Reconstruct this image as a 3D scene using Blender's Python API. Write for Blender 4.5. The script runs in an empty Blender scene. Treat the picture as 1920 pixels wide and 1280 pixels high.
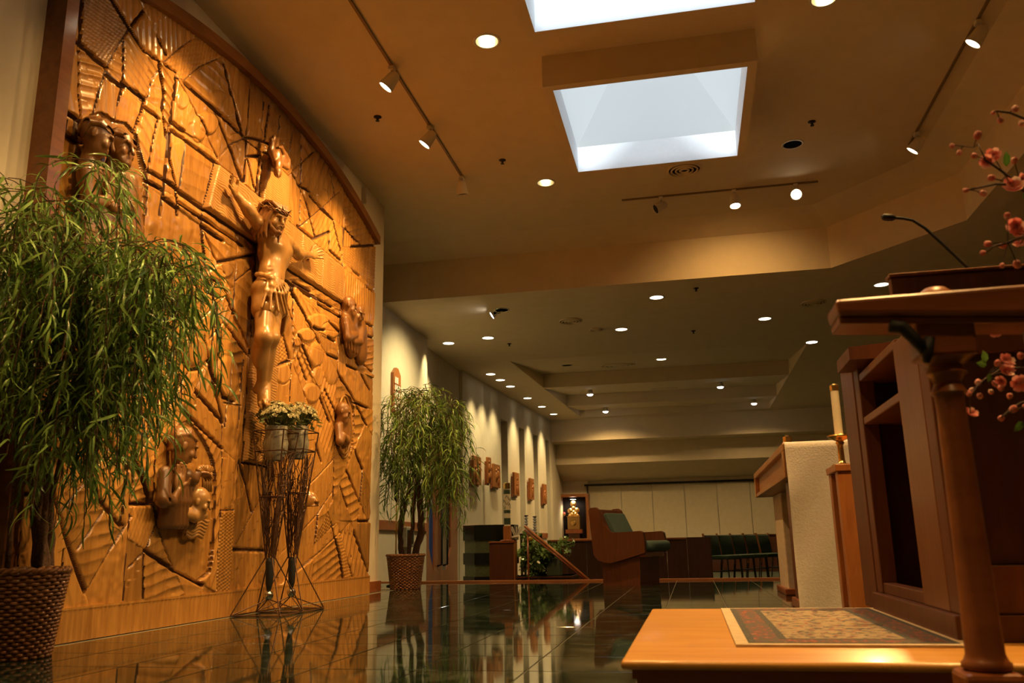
import bpy, bmesh, math, random
import numpy as np
from mathutils import Vector, Matrix
from mathutils.geometry import tessellate_polygon

# ------------------------------------------------------------------ camera
S = bpy.context.scene
COL = S.collection
F = 1595.0
PITCH, ROLL, YAW = [math.radians(a) for a in (13.39, -1.08, 11.44)]
CAMH = 0.43
_cy, _sy, _cp, _sp = math.cos(YAW), math.sin(YAW), math.cos(PITCH), math.sin(PITCH)
FWD = np.array([-_sy * _cp, _cy * _cp, _sp])
_r = np.array([_cy, _sy, 0.0])
_u = np.cross(_r, FWD)
RT = math.cos(ROLL) * _r + math.sin(ROLL) * _u
UPV = -math.sin(ROLL) * _r + math.cos(ROLL) * _u
CAM = np.array([0, 0, CAMH])
cd = bpy.data.cameras.new('camera')
cam = bpy.data.objects.new('camera', cd)
COL.objects.link(cam)
cd.sensor_width = 36.0
cd.lens = F * 36.0 / 1920.0
cd.clip_start = 0.05
cd.dof.use_dof = True
cd.dof.focus_distance = 7.0
cd.dof.aperture_fstop = 5.0
cam.matrix_world = Matrix(((RT[0], UPV[0], -FWD[0], CAM[0]), (RT[1], UPV[1], -FWD[1], CAM[1]),
                           (RT[2], UPV[2], -FWD[2], CAM[2]), (0, 0, 0, 1)))
S.camera = cam
S.view_settings.view_transform = 'Standard'
S.view_settings.look = 'None'
S.view_settings.exposure = 0.15
S.view_settings.gamma = 1.0
S.view_settings.use_curve_mapping = False
S.cycles.use_denoising = True
S.cycles.max_bounces = 7
S.cycles.diffuse_bounces = 3
S.cycles.adaptive_threshold = 0.035
S.cycles.glossy_bounces = 4
S.cycles.sample_clamp_indirect = 4.0
# ------------------------------------------------------------------ sky and sun (seen only through the skylights and the door glass)
w = bpy.data.worlds.new('sky')
S.world = w
w.use_nodes = True
bgn = w.node_tree.nodes['Background']
bgn.inputs[0].default_value = (0.76, 0.83, 0.88, 1)
bgn.inputs[1].default_value = 0.80
sd = bpy.data.lights.new('sun', 'SUN')
sd.energy = 6.5
sd.angle = 0.12
sd.color = (0.86, 0.94, 1.0)
sun = bpy.data.objects.new('sun', sd)
COL.objects.link(sun)
sun.rotation_euler = (math.radians(80), 0, 0)   # low sun behind the camera

# lamp colours of the place
WARM = (1.0, 0.56, 0.18)
HALO = (1.0, 0.77, 0.37)
P_TRACK_L, P_TRACK_R, P_NAVE, P_STRIP, P_CAN = 250.0, 420.0, 110.0, 100.0, 420.0

def spot(loc, target, power, size=60, blend=0.6, color=WARM, radius=0.04, name='lamp_light'):
    l = bpy.data.lights.new(name, 'SPOT')
    l.energy = power
    l.color = color
    l.spot_size = math.radians(size)
    l.spot_blend = blend
    l.shadow_soft_size = radius
    o = bpy.data.objects.new(name, l)
    COL.objects.link(o)
    o.location = loc
    d = Vector(target) - Vector(loc)
    o.rotation_euler = d.to_track_quat('-Z', 'Y').to_euler()
    return o

def ray(x, y):
    return RT * ((x - 960) / F) + UPV * ((640 - y) / F) + FWD
def onZ(x, y, z):
    d = ray(x, y); return CAM + d * ((z - CAMH) / d[2])
def onY(x, y, Y):
    d = ray(x, y); return CAM + d * (Y / d[1])
def onX(x, y, X):
    d = ray(x, y); return CAM + d * (X / d[0])
def onP(x, y, P, N):
    d = ray(x, y); return CAM + d * (np.dot(np.array(P, float) - CAM, N) / np.dot(d, N))
def at(x, y, dist):
    return CAM + ray(x, y) * dist

# ------------------------------------------------------------------ mesh helpers
rnd = random.Random(7)
nrg = np.random.default_rng(11)

class MB:
    def __init__(s):
        s.v, s.f = [], []
    def add(s, vs, fs):
        b = len(s.v)
        s.v += [tuple(map(float, p)) for p in vs]
        s.f += [tuple(b + i for i in f) for f in fs]
        return s
    def box(s, x0, x1, y0, y1, z0, z1):
        vs = [(x, y, z) for x in (x0, x1) for y in (y0, y1) for z in (z0, z1)]
        return s.add(vs, [(0, 1, 3, 2), (4, 6, 7, 5), (0, 4, 5, 1), (2, 3, 7, 6), (0, 2, 6, 4), (1, 5, 7, 3)])
    def cbox(s, x0, x1, y0, y1, z0, z1, c=0.008):
        # chamfered box
        bm = bmesh.new()
        bmesh.ops.create_cube(bm, size=1)
        for v in bm.verts:
            v.co = Vector(((x0 + x1) / 2 + v.co.x * (x1 - x0), (y0 + y1) / 2 + v.co.y * (y1 - y0), (z0 + z1) / 2 + v.co.z * (z1 - z0)))
        bmesh.ops.bevel(bm, geom=bm.edges[:], offset=c, segments=2, affect='EDGES', profile=0.5)
        bm.verts.index_update()
        s.add([v.co[:] for v in bm.verts], [[v.index for v in f.verts] for f in bm.faces])
        bm.free()
        return s
    def prism(s, poly, a, b, axis='z'):
        # poly of 2-tuples extruded along axis from a to b
        n = len(poly)
        def P(p, t):
            return {'z': (p[0], p[1], t), 'y': (p[0], t, p[1]), 'x': (t, p[0], p[1])}[axis]
        vs = [P(p, a) for p in poly] + [P(p, b) for p in poly]
        fs = [tuple(range(n))[::-1], tuple(range(n, 2 * n))] + [(i, (i + 1) % n, n + (i + 1) % n, n + i) for i in range(n)]
        return s.add(vs, fs)
    def tube(s, pts, r, n=8, caps=True):
        pts = [Vector(p) for p in pts]
        rs = r if isinstance(r, (list, tuple)) else [r] * len(pts)
        rings = []
        t0 = (pts[1] - pts[0]).normalized()
        ref = Vector((0, 0, 1)) if abs(t0.z) < 0.9 else Vector((1, 0, 0))
        a = t0.cross(ref).normalized()
        for i, p in enumerate(pts):
            t = (pts[min(i + 1, len(pts) - 1)] - pts[max(i - 1, 0)]).normalized()
            a = (a - t * a.dot(t))
            if a.length < 1e-6:
                a = t.orthogonal()
            a.normalize()
            b = t.cross(a)
            rings.append([p + (a * math.cos(2 * math.pi * k / n) + b * math.sin(2 * math.pi * k / n)) * rs[i] for k in range(n)])
        vs = [v for rg in rings for v in rg]
        fs = []
        for i in range(len(rings) - 1):
            for k in range(n):
                fs.append((i * n + k, i * n + (k + 1) % n, (i + 1) * n + (k + 1) % n, (i + 1) * n + k))
        if caps:
            fs.append(tuple(range(n))[::-1])
            fs.append(tuple((len(rings) - 1) * n + k for k in range(n)))
        return s.add([v[:] for v in vs], fs)
    def lathe(s, prof, n=24, c=(0, 0, 0), M=None, caps=True):
        # prof list of (r, z)
        vs = []
        for r, z in prof:
            for k in range(n):
                a = 2 * math.pi * k / n
                p = Vector((r * math.cos(a), r * math.sin(a), z))
                if M is not None:
                    p = M @ p
                vs.append((p.x + c[0], p.y + c[1], p.z + c[2]))
        fs = []
        for i in range(len(prof) - 1):
            for k in range(n):
                fs.append((i * n + k, i * n + (k + 1) % n, (i + 1) * n + (k + 1) % n, (i + 1) * n + k))
        if caps and prof[0][0] > 1e-4:
            fs.append(tuple(range(n))[::-1])
        if caps and prof[-1][0] > 1e-4:
            fs.append(tuple((len(prof) - 1) * n + k for k in range(n)))
        return s.add(vs, fs)
    def ball(s, c, r, n=10, m=7):
        r = (r, r, r) if not isinstance(r, (tuple, list)) else r
        prof = [(math.sin(math.pi * i / m), -math.cos(math.pi * i / m)) for i in range(m + 1)]
        M = Matrix.Diagonal((r[0], r[1], r[2]))
        return s.lathe([(max(a, 1e-5), z) for a, z in prof], n, c, M)
    def build(s, name, mat, parent=None, smooth=False, world=False, auto=None):
        vs = s.v
        if world and parent is not None:
            l = parent.location
            vs = [(x - l.x, y - l.y, z - l.z) for x, y, z in vs]
        me = bpy.data.meshes.new(name)
        me.from_pydata(vs, [], s.f)
        me.update()
        return link(name, me, mat, parent, smooth, auto)

def link(name, me, mat, parent=None, smooth=False, auto=None):
    if mat is not None:
        me.materials.append(mat)
    if smooth:
        me.polygons.foreach_set('use_smooth', [True] * len(me.polygons))
        if auto:
            me.set_sharp_from_angle(angle=math.radians(auto))
    o = bpy.data.objects.new(name, me)
    COL.objects.link(o)
    if parent is not None:
        o.parent = parent
    return o

def recalc(o):
    bm = bmesh.new(); bm.from_mesh(o.data)
    bmesh.ops.recalc_face_normals(bm, faces=bm.faces[:])
    bm.to_mesh(o.data); bm.free()
    return o

def npmesh(name, V, Fq, mat, parent=None, smooth=True, world=True):
    V = np.asarray(V, float)
    if world and parent is not None:
        V = V - np.array(parent.location)
    Fq = np.asarray(Fq)
    me = bpy.data.meshes.new(name)
    me.vertices.add(len(V)); me.vertices.foreach_set('co', V.astype(np.float32).ravel())
    k = Fq.shape[1]
    me.loops.add(Fq.size); me.loops.foreach_set('vertex_index', Fq.astype(np.int32).ravel())
    me.polygons.add(len(Fq))
    me.polygons.foreach_set('loop_start', np.arange(0, Fq.size, k, dtype=np.int32))
    me.polygons.foreach_set('loop_total', np.full(len(Fq), k, dtype=np.int32))
    me.update(calc_edges=True)
    me.validate()
    return link(name, me, mat, parent, smooth)

def tag(o, label=None, cat=None, group=None, kind=None):
    if label: o['label'] = label
    if cat: o['category'] = cat
    if group: o['group'] = group
    if kind: o['kind'] = kind
    return o

def thing(name, label, cat, loc=(0, 0, 0), rotz=0.0, group=None):
    o = bpy.data.objects.new(name, None)
    COL.objects.link(o)
    o.empty_display_size = 0.1
    o.location = [float(c) for c in loc]
    o.rotation_euler = (0, 0, rotz)
    return tag(o, label, cat, group)

def struct(name, mb, mat, label=None, smooth=False):
    o = mb.build(name, mat, None, smooth)
    o['kind'] = 'structure'
    if label: o['label'] = label
    return o

def copy_tree(o, parent=None):
    c = o.copy(); COL.objects.link(c); c.parent = parent
    for ch in [x for x in o.children]:
        copy_tree(ch, c)
    return c

# ------------------------------------------------------------------ materials
MATS = {}
def nodes_of(name):
    m = bpy.data.materials.new(name)
    m.use_nodes = True
    nt = m.node_tree
    return m, nt, nt.nodes['Principled BSDF']

def N(nt, t, **kw):
    n = nt.nodes.new(t)
    for k, v in kw.items():
        setattr(n, k, v)
    return n

def coords(nt, scale=(1, 1, 1), src='Object', rot=(0, 0, 0)):
    tc = N(nt, 'ShaderNodeTexCoord')
    mp = N(nt, 'ShaderNodeMapping')
    mp.inputs['Scale'].default_value = scale
    mp.inputs['Rotation'].default_value = rot
    nt.links.new(tc.outputs[src], mp.inputs[0])
    return mp.outputs[0]

def ramp(nt, fac, stops):
    r = N(nt, 'ShaderNodeValToRGB')
    e = r.color_ramp.elements
    while len(e) < len(stops):
        e.new(0.5)
    for i, (p, c) in enumerate(stops):
        e[i].position = p
        e[i].color = tuple(c) + (1,) if len(c) == 3 else c
    nt.links.new(fac, r.inputs[0])
    return r.outputs[0]

def plain(name, col, rough=0.6, metal=0.0, spec=0.5, noise=0.08, nscale=6.0, bump=0.0, bscale=60.0, coat=0.0, emit=None, estr=0.0, sss=0.0):
    m, nt, b = nodes_of(name)
    vec = coords(nt, (nscale,) * 3)
    nz = N(nt, 'ShaderNodeTexNoise'); nz.inputs['Detail'].default_value = 4
    nt.links.new(vec, nz.inputs['Vector'])
    lo = [max(0, c * (1 - noise * 2)) for c in col]; hi = [min(1, c * (1 + noise)) for c in col]
    nt.links.new(ramp(nt, nz.outputs['Fac'], [(0.3, lo), (0.7, hi)]), b.inputs['Base Color'])
    b.inputs['Roughness'].default_value = rough
    b.inputs['Metallic'].default_value = metal
    b.inputs['Specular IOR Level'].default_value = spec
    b.inputs['Coat Weight'].default_value = coat
    if bump:
        n2 = N(nt, 'ShaderNodeTexNoise'); n2.inputs['Scale'].default_value = bscale; n2.inputs['Detail'].default_value = 3
        tc = N(nt, 'ShaderNodeTexCoord'); nt.links.new(tc.outputs['Object'], n2.inputs['Vector'])
        bp = N(nt, 'ShaderNodeBump'); bp.inputs['Strength'].default_value = bump; bp.inputs['Distance'].default_value = 0.01
        nt.links.new(n2.outputs['Fac'], bp.inputs['Height']); nt.links.new(bp.outputs[0], b.inputs['Normal'])
    if emit:
        b.inputs['Emission Color'].default_value = tuple(emit) + (1,)
        b.inputs['Emission Strength'].default_value = estr
    MATS[name] = m
    return m

def wood(name, c0, c1, rough=0.35, grain=(14, 14, 1.2), coat=0.25, vary=0.12, bump=0.15, detail=5.0):
    m, nt, b = nodes_of(name)
    vec = coords(nt, grain)
    nz = N(nt, 'ShaderNodeTexNoise'); nz.inputs['Scale'].default_value = 2.2; nz.inputs['Detail'].default_value = detail
    nz.inputs['Roughness'].default_value = 0.62; nz.inputs['Distortion'].default_value = 0.7
    nt.links.new(vec, nz.inputs['Vector'])
    colr = ramp(nt, nz.outputs['Fac'], [(0.3, c0), (0.5, [(a + d) / 2 for a, d in zip(c0, c1)]), (0.7, c1)])
    oi = N(nt, 'ShaderNodeObjectInfo')
    hs = N(nt, 'ShaderNodeHueSaturation')
    mr = N(nt, 'ShaderNodeMapRange')
    mr.inputs['To Min'].default_value = 1 - vary; mr.inputs['To Max'].default_value = 1 + vary
    nt.links.new(oi.outputs['Random'], mr.inputs[0])
    nt.links.new(mr.outputs[0], hs.inputs['Value'])
    nt.links.new(colr, hs.inputs['Color'])
    nt.links.new(hs.outputs[0], b.inputs['Base Color'])
    b.inputs['Roughness'].default_value = rough
    b.inputs['Coat Weight'].default_value = coat
    b.inputs['Coat Roughness'].default_value = 0.15
    if bump:
        bp = N(nt, 'ShaderNodeBump'); bp.inputs['Strength'].default_value = bump; bp.inputs['Distance'].default_value = 0.004
        nt.links.new(nz.outputs['Fac'], bp.inputs['Height']); nt.links.new(bp.outputs[0], b.inputs['Normal'])
    MATS[name] = m
    return m

def emitter(name, col, strength):
    m = bpy.data.materials.new(name); m.use_nodes = True
    nt = m.node_tree
    for n in list(nt.nodes): nt.nodes.remove(n)
    e = N(nt, 'ShaderNodeEmission'); o = N(nt, 'ShaderNodeOutputMaterial')
    e.inputs[0].default_value = tuple(col) + (1,); e.inputs[1].default_value = strength
    nt.links.new(e.outputs[0], o.inputs[0])
    return m

M_WALL = plain('wall_paint', (0.70, 0.62, 0.47), 0.75, noise=0.02, nscale=1.5, bump=0.05, bscale=220)
M_CEIL = plain('ceiling_paint', (0.76, 0.63, 0.43), 0.8, noise=0.02, nscale=1.2, bump=0.05, bscale=160)
M_WHITE = plain('white_enamel', (0.74, 0.70, 0.60), 0.45, noise=0.02)
M_DARKMETAL = plain('dark_metal', (0.02, 0.018, 0.016), 0.45, metal=0.6, noise=0.1)
M_BLACK = plain('black_rubber', (0.012, 0.012, 0.012), 0.6)
M_BRASS = plain('brass', (0.80, 0.52, 0.18), 0.25, metal=1.0)
M_CHROME = plain('chrome', (0.7, 0.7, 0.7), 0.15, metal=1.0)
M_RELIEF = wood('carved_oak', (0.33, 0.145, 0.030), (0.52, 0.262, 0.064), 0.25, (10, 10, 1.1), 0.5, 0.27, 0.12)
M_CROSSW = wood('tooled_oak', (0.34, 0.165, 0.042), (0.48, 0.25, 0.075), 0.42, (12, 12, 1.5), 0.15, 0.03, 0.1)
M_GROOVE = wood('dark_brown_oak', (0.045, 0.015, 0.004), (0.09, 0.03, 0.009), 0.5, (10, 10, 1.5), 0.05, 0.05, 0.1)  # darker wood along groove and joint centres
M_FIGURE = wood('carved_limewood', (0.33, 0.17, 0.05), (0.43, 0.235, 0.075), 0.30, (6, 6, 1.0), 0.30, 0.03, 0.05)
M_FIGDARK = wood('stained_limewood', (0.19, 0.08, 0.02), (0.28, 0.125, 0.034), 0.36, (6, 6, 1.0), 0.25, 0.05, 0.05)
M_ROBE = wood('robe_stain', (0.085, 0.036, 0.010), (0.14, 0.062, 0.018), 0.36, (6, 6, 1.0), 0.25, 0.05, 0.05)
M_FRAMEW = wood('frame_oak', (0.17, 0.055, 0.013), (0.27, 0.10, 0.024), 0.34, (8, 1.0, 8), 0.3, 0.04, 0.1)
M_CHERRY = wood('cherry_wood', (0.21, 0.055, 0.016), (0.33, 0.10, 0.028), 0.33, (9, 9, 1.0), 0.3, 0.05, 0.08)
M_CHERRYH = wood('cherry_wood_long', (0.22, 0.058, 0.017), (0.34, 0.105, 0.03), 0.33, (1.0, 9, 9), 0.3, 0.05, 0.08)
M_DARKWOOD = wood('walnut_wood', (0.040, 0.012, 0.005), (0.070, 0.022, 0.008), 0.38, (8, 8, 1.0), 0.25, 0.05, 0.08)
M_OAKSTEP = wood('step_oak', (0.58, 0.27, 0.055), (0.72, 0.38, 0.09), 0.32, (1.0, 8, 8), 0.2, 0.03, 0.05)
M_TRACK = plain('track_bronze', (0.20, 0.13, 0.07), 0.5)
M_NOSING = wood('nosing_wood', (0.30, 0.10, 0.028), (0.42, 0.16, 0.045), 0.6, (1.0, 9, 9), 0.0, 0.03, 0.05)
M_TABLE = wood('table_cherry', (0.22, 0.062, 0.017), (0.34, 0.105, 0.028), 0.36, (1.0, 9, 9), 0.2, 0.04, 0.06)
M_LAMP = emitter('lamp_glow', (1.0, 0.86, 0.58), 14.0)
M_LAMPDIM = emitter('lamp_glow_soft', (1.0, 0.84, 0.56), 9.0)
# ------------------------------------------------------------------ structure: floors
ZC, Z2, ZN = 4.08, 3.47, -0.30
YE = 10.10                      # edge of the raised floor
RX = -3.03                      # face of the carved relief

def marble():
    m, nt, b = nodes_of('green_marble')
    vec = coords(nt, (1.6, 1.6, 1.6))
    oi = N(nt, 'ShaderNodeObjectInfo')
    ad = N(nt, 'ShaderNodeVectorMath'); ad.operation = 'ADD'
    sc = N(nt, 'ShaderNodeVectorMath'); sc.operation = 'SCALE'; sc.inputs['Scale'].default_value = 9.0
    nt.links.new(oi.outputs['Location'], sc.inputs[0])
    nt.links.new(vec, ad.inputs[0]); nt.links.new(sc.outputs[0], ad.inputs[1])
    nz = N(nt, 'ShaderNodeTexNoise'); nz.inputs['Scale'].default_value = 3; nz.inputs['Detail'].default_value = 8; nz.inputs['Distortion'].default_value = 1.5
    nt.links.new(ad.outputs[0], nz.inputs['Vector'])
    c = ramp(nt, nz.outputs['Fac'], [(0.35, (0.006, 0.012, 0.009)), (0.55, (0.014, 0.026, 0.019)), (0.62, (0.05, 0.065, 0.05)), (0.66, (0.012, 0.022, 0.016))])
    nt.links.new(c, b.inputs['Base Color'])
    b.inputs['Roughness'].default_value = 0.045
    b.inputs['Specular IOR Level'].default_value = 0.6
    return m
M_MARBLE = marble()
M_GROUT = plain('pale_grout', (0.20, 0.19, 0.14), 0.5)
M_CARPET = plain('nave_carpet', (0.035, 0.045, 0.028), 0.95, noise=0.25, nscale=40, bump=0.4, bscale=300)

floor = MB().box(-3.75, 6.5, -3, YE, -0.16, -0.004).build('floor', M_GROUT)
tag(floor, 'dark polished marble tile floor of the raised sanctuary', kind='structure')
T = 0.395
def tile_mesh():
    g = 0.0022
    mb = MB(); a, bb = T / 2 - g, T / 2 - g - 0.002
    vs = [(-a, -a, -0.02), (a, -a, -0.02), (a, a, -0.02), (-a, a, -0.02), (-a, -a, -0.0015), (a, -a, -0.0015), (a, a, -0.0015), (-a, a, -0.0015),
          (-bb, -bb, 0), (bb, -bb, 0), (bb, bb, 0), (-bb, bb, 0)]
    fs = [(8, 9, 10, 11)] + [(i, (i + 1) % 4, 4 + (i + 1) % 4, 4 + i) for i in range(4)] + [(4 + i, 4 + (i + 1) % 4, 8 + (i + 1) % 4, 8 + i) for i in range(4)]
    return vs, fs
tv, tf = tile_mesh()
tme = bpy.data.meshes.new('tile'); tme.from_pydata(tv, [], tf); tme.update(); tme.materials.append(M_MARBLE)
far_tiles = MB()
X0 = -0.597 - 0.5 * T
cnt = 0
for i in range(-7, 17):
    for j in range(-7, 23):
        x, y = X0 + (i + 0.0) * T + T, 0.12 + j * T
        if x < (-2.95 if y < 8.6 else -3.5) or x > 6.3 or y < -2.8: continue
        if y + T / 2 > YE + 0.02: continue
        vis = y > 1.2 and x < 2.6 and -0.85 * y < x + 0.5 < 0.55 * y + 0.4
        if vis and y < 6.2 and cnt < 295:
            o = bpy.data.objects.new('tile', tme); COL.objects.link(o); o.parent = floor
            o.location = (x, y, 0); o.rotation_euler = (rnd.gauss(0, 0.0007), rnd.gauss(0, 0.0007), 0); cnt += 1
        else:
            far_tiles.add([(a + x, b + y, c) for a, b, c in tv], tf)
ylast = max(0.12 + j * T for j in range(-7, 23) if 0.12 + j * T + T / 2 <= YE + 0.02) + T / 2
for i in range(-7, 17):
    x = X0 + i * T + T
    if x < -3.5 or x > 6.3: continue
    hy = (YE - ylast) / 2
    far_tiles.add([(a + x, b / (T / 2) * hy + ylast + hy, c) for a, b, c in tv], tf)
for j in range(-7, 23):
    y = 0.12 + j * T
    if -2.8 <= y <= YE - T / 2 + .02: far_tiles.add([(a * .4 - 3.06, b + y, c) for a, b, c in tv], tf) if False else None
tag(far_tiles.build('far_tiles', M_MARBLE, floor), kind='stuff')
struct('floor_nave', MB().box(-4.2, 6.5, YE, 24.5, ZN - 0.1, ZN), M_CARPET, 'dark carpeted nave floor beyond the sanctuary step')
struct('trim_1', MB().cbox(-3.72, 6.4, YE - 0.002, YE + 0.035, -0.04, 0.020, 0.004), M_NOSING, 'wooden nosing along the sanctuary floor edge')
struct('step_riser', MB().box(-3.72, 6.4, YE, YE + 0.03, ZN, -0.05), M_CHERRYH, 'wooden riser under the sanctuary floor edge')

# ------------------------------------------------------------------ walls
struct('wall_left', MB().box(-3.30, -3.10, -3.0, 8.35, -0.1, 4.3), M_WALL, 'cream wall behind the carved relief')
yp = float(onX(45, 0, -3.05)[1])
struct('pilaster', MB().box(-3.10, -3.03, -3.0, yp, 0, 4.08), M_WALL, 'cream pilaster left of the carved relief')
struct('wall_return', MB().box(-3.95, -3.302, 8.25, 8.349, -0.3, 4.3), M_WALL)
struct('wall_back_of_choir', MB().box(-4.0, 6.6, -3.2, -3.0, -0.3, 4.4), M_WALL)
struct('wall_right', MB().box(6.5, 6.7, -3.2, 24.6, -0.5, 4.4), M_WALL)

def seg(mb, p, q, z0, z1, t=0.3, side=-1):
    # a wall slab along plan line p->q, thickness t to the left of it
    p, q = np.array(p, float), np.array(q, float)
    d = (q - p) / np.linalg.norm(q - p)
    n = np.array([-d[1], d[0]]) * (1 if side < 0 else -1)
    a, b, c, e = p, q, q + n * t, p + n * t
    mb.prism([tuple(a), tuple(b), tuple(c), tuple(e)], z0, z1)
    return mb
PA0, PA1 = (-3.72, 8.30), (-3.74, 12.02)
struct('wall_corridor', seg(MB(), PA0, PA1, ZN, 4.2, 0.5), M_WALL, 'cream corridor wall beside the potted tree')
D0, D1 = (-3.90, 12.02), (-3.90, 14.45)
B0, B1 = (-3.84, 14.45), (-3.34, 21.3)
wb = MB()
seg(wb, D0, (-3.90, 12.22), ZN, 3.6); seg(wb, (-3.90, 14.32), D1, ZN, 3.6); seg(wb, (-3.90, 12.22), (-3.90, 14.32), 2.06, 3.6)
struct('wall_door', wb, M_WALL, 'cream wall around the double door')
bd = np.array(B1) - np.array(B0); bl = np.linalg.norm(bd); bd = bd / bl
def Bp(t): return tuple(np.array(B0) + bd * t)
slots = [(16.82, 17.29), (18.19, 18.64), (19.43, 19.83), (20.64, 21.02)]
wb = MB(); t0 = 0.0
M_DARKGLASS = plain('tinted_glass', (0.012, 0.03, 0.035), 0.12, spec=0.6)
for k, (ya, yb) in enumerate(slots):
    ta, tb = (ya - B0[1]) / bd[1], (yb - B0[1]) / bd[1]
    seg(wb, Bp(t0), Bp(ta), ZN, 3.6, 0.45); seg(wb, Bp(ta), Bp(tb), 2.92, 3.6, 0.45); seg(wb, Bp(ta), Bp(tb), ZN, -0.02, 0.45)
    g = MB(); nrm = np.array([-bd[1], bd[0]])
    pa, pb = np.array(Bp(ta)) + nrm * 0.40, np.array(Bp(tb)) + nrm * 0.40
    seg(g, pa, pb, -0.02, 2.92, 0.04)
    wn = struct('window_%d' % (k + 1), g, M_DARKGLASS, 'tall dark slot window in the long cream wall')
    fr = MB(); pm = (pa + pb) / 2
    seg(fr, pm - bd * 0.012 - nrm * 0.02, pm + bd * 0.012 - nrm * 0.02, -0.02, 2.92, 0.02); fr.build('window_mullion', M_DARKMETAL, wn)
    t0 = tb
seg(wb, Bp(t0), Bp(bl), ZN, 3.6, 0.45)
struct('wall_nave_left', wb, M_WALL, 'long cream nave wall washed by downlights')
# small projecting pier on the long wall
struct('wall_pier', seg(MB(), (-3.845, 15.30), (-3.74, 15.62), ZN, 3.47, 0.1), M_WALL, 'slim pier on the long cream wall')

# chair rail and baseboards
def rail(name, p, q, z0, z1, t, mat, label):
    p, q = np.array(p, float), np.array(q, float)
    d = (q - p) / np.linalg.norm(q - p); n = np.array([d[1], -d[0]]) * t
    mb = MB().prism([tuple(p), tuple(p + n), tuple(q + n), tuple(q)], z0, z1)
    return struct(name, mb, mat, label)
rail('trim_2', (-3.72, 8.36), (-3.74, 12.02), 0.63, 0.745, 0.025, M_CHERRYH, 'cherry chair rail on the corridor wall')
rail('trim_3', B0, Bp(2.28), 0.63, 0.745, 0.025, M_CHERRYH, 'cherry chair rail on the nave wall')
rail('trim_4', Bp(5.5), Bp(6.1), 0.55, 0.67, 0.025, M_CHERRYH, 'short cherry rail between the far slot windows')
rail('baseboard_left', (-3.10, 8.02), (-3.10, 8.36), 0.0, 0.10, 0.03, M_CHERRYH, 'cherry baseboard at the end of the relief wall')
rail('baseboard_nave', B0, Bp(2.28), ZN, ZN + 0.1, 0.02, M_CHERRYH, 'cherry baseboard on the nave wall')

# double door with elongated octagonal glazing
M_DOORGLASS = nodes_of('daylit_glass')
def daylit():
    m, nt, b = M_DOORGLASS
    out = nt.nodes['Material Output']
    tr = N(nt, 'ShaderNodeBsdfTranslucent'); tr.inputs[0].default_value = (0.16, 0.27, 0.44, 1)
    mx = N(nt, 'ShaderNodeMixShader'); mx.inputs[0].default_value = 0.35
    b.inputs['Base Color'].default_value = (0.03, 0.05, 0.08, 1); b.inputs['Roughness'].default_value = 0.1
    nt.links.new(b.outputs[0], mx.inputs[1]); nt.links.new(tr.outputs[0], mx.inputs[2]); nt.links.new(mx.outputs[0], out.inputs[0])
    return m
M_DOORGLASS = daylit()
for k, (ya, yb, s) in enumerate(((12.23, 13.27, 1), (13.27, 14.31, -1))):
    yi = yb if s > 0 else ya; yo = ya if s > 0 else yb
    iw = 0.34 if s > 0 else 0.10
    gl = [(yi - s * iw, 0.05), (yi - s * iw, 1.55), (yi - s * 0.36, 1.55), (yi - s * 0.62, 1.2), (yi - s * 0.62, 0.40), (yi - s * 0.36, 0.05)]
    outer = [(ya + 0.005, ZN + 0.01), (yb - 0.005, ZN + 0.01), (yb - 0.005, 2.05), (ya + 0.005, 2.05)]
    def slab(o, hole, x0, x1):
        mb = MB(); allp = o + hole
        tris = tessellate_polygon([[Vector((p[0], p[1], 0)) for p in o], [Vector((p[0], p[1], 0)) for p in hole]])
        n = len(allp)
        vs = [(x0, *p) for p in allp] + [(x1, *p) for p in allp]
        fs = [tuple(t) for t in tris] + [tuple(n + i for i in t) for t in tris]
        a = len(o)
        for rng in (range(a), range(a, n)):
            rng = list(rng)
            for i in range(len(rng)):
                i0, i1 = rng[i], rng[(i + 1) % len(rng)]
                fs.append((i0, i1, n + i1, n + i0))
        return mb.add(vs, fs)
    d = struct('door_%d' % (k + 1), slab(outer, gl, -3.95, -3.90), M_CHERRY, 'cherry door leaf with a tall angular pane, %s leaf' % ('near' if s > 0 else 'far'))
    recalc(d)
    MB().prism(gl, -3.93, -3.92, 'x').build('pane', M_DOORGLASS if s > 0 else M_DARKGLASS, d)
    yh = yi - s * 0.16
    MB().tube([(-3.90, yh, 0.12), (-3.83, yh, 0.14), (-3.83, yh, 1.05), (-3.90, yh, 1.07)], 0.016, 8).build('door_handle', M_DARKMETAL, d, True)

# ------------------------------------------------------------------ upper ceiling with skylights and can holes
SKY = [(-0.83, 0.62, 3.57, 5.09), (-0.83, 0.62, 5.88, 7.40)]
CANS_UP = [(-1.263, 2.88, 1, 'recessed ceiling can above the camera, relief side'), (1.137, 2.92, 1, 'recessed ceiling can above the lectern step'), (-1.263, 0.25, 1, 'added unseen ceiling can behind the camera, relief side'), (1.137, 0.29, 1, 'added unseen ceiling can behind the camera, lectern side'),  # cans behind the camera are unseen, added to light the table fronts
           (-1.263, 5.51, 1, 'recessed ceiling can nearest the relief track light'), (-1.258, 8.137, 1, 'recessed ceiling can beside the far left corner of the skylight'),
           (1.137, 5.548, 1, 'recessed ceiling can cut off by the top of the photo'), (1.172, 7.836, 0, 'unlit recessed can with dark interior in the upper ceiling')]
def circ(x, y, r, n=24): return [(x + r * math.cos(2 * math.pi * k / n), y + r * math.sin(2 * math.pi * k / n)) for k in range(n)]
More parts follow.
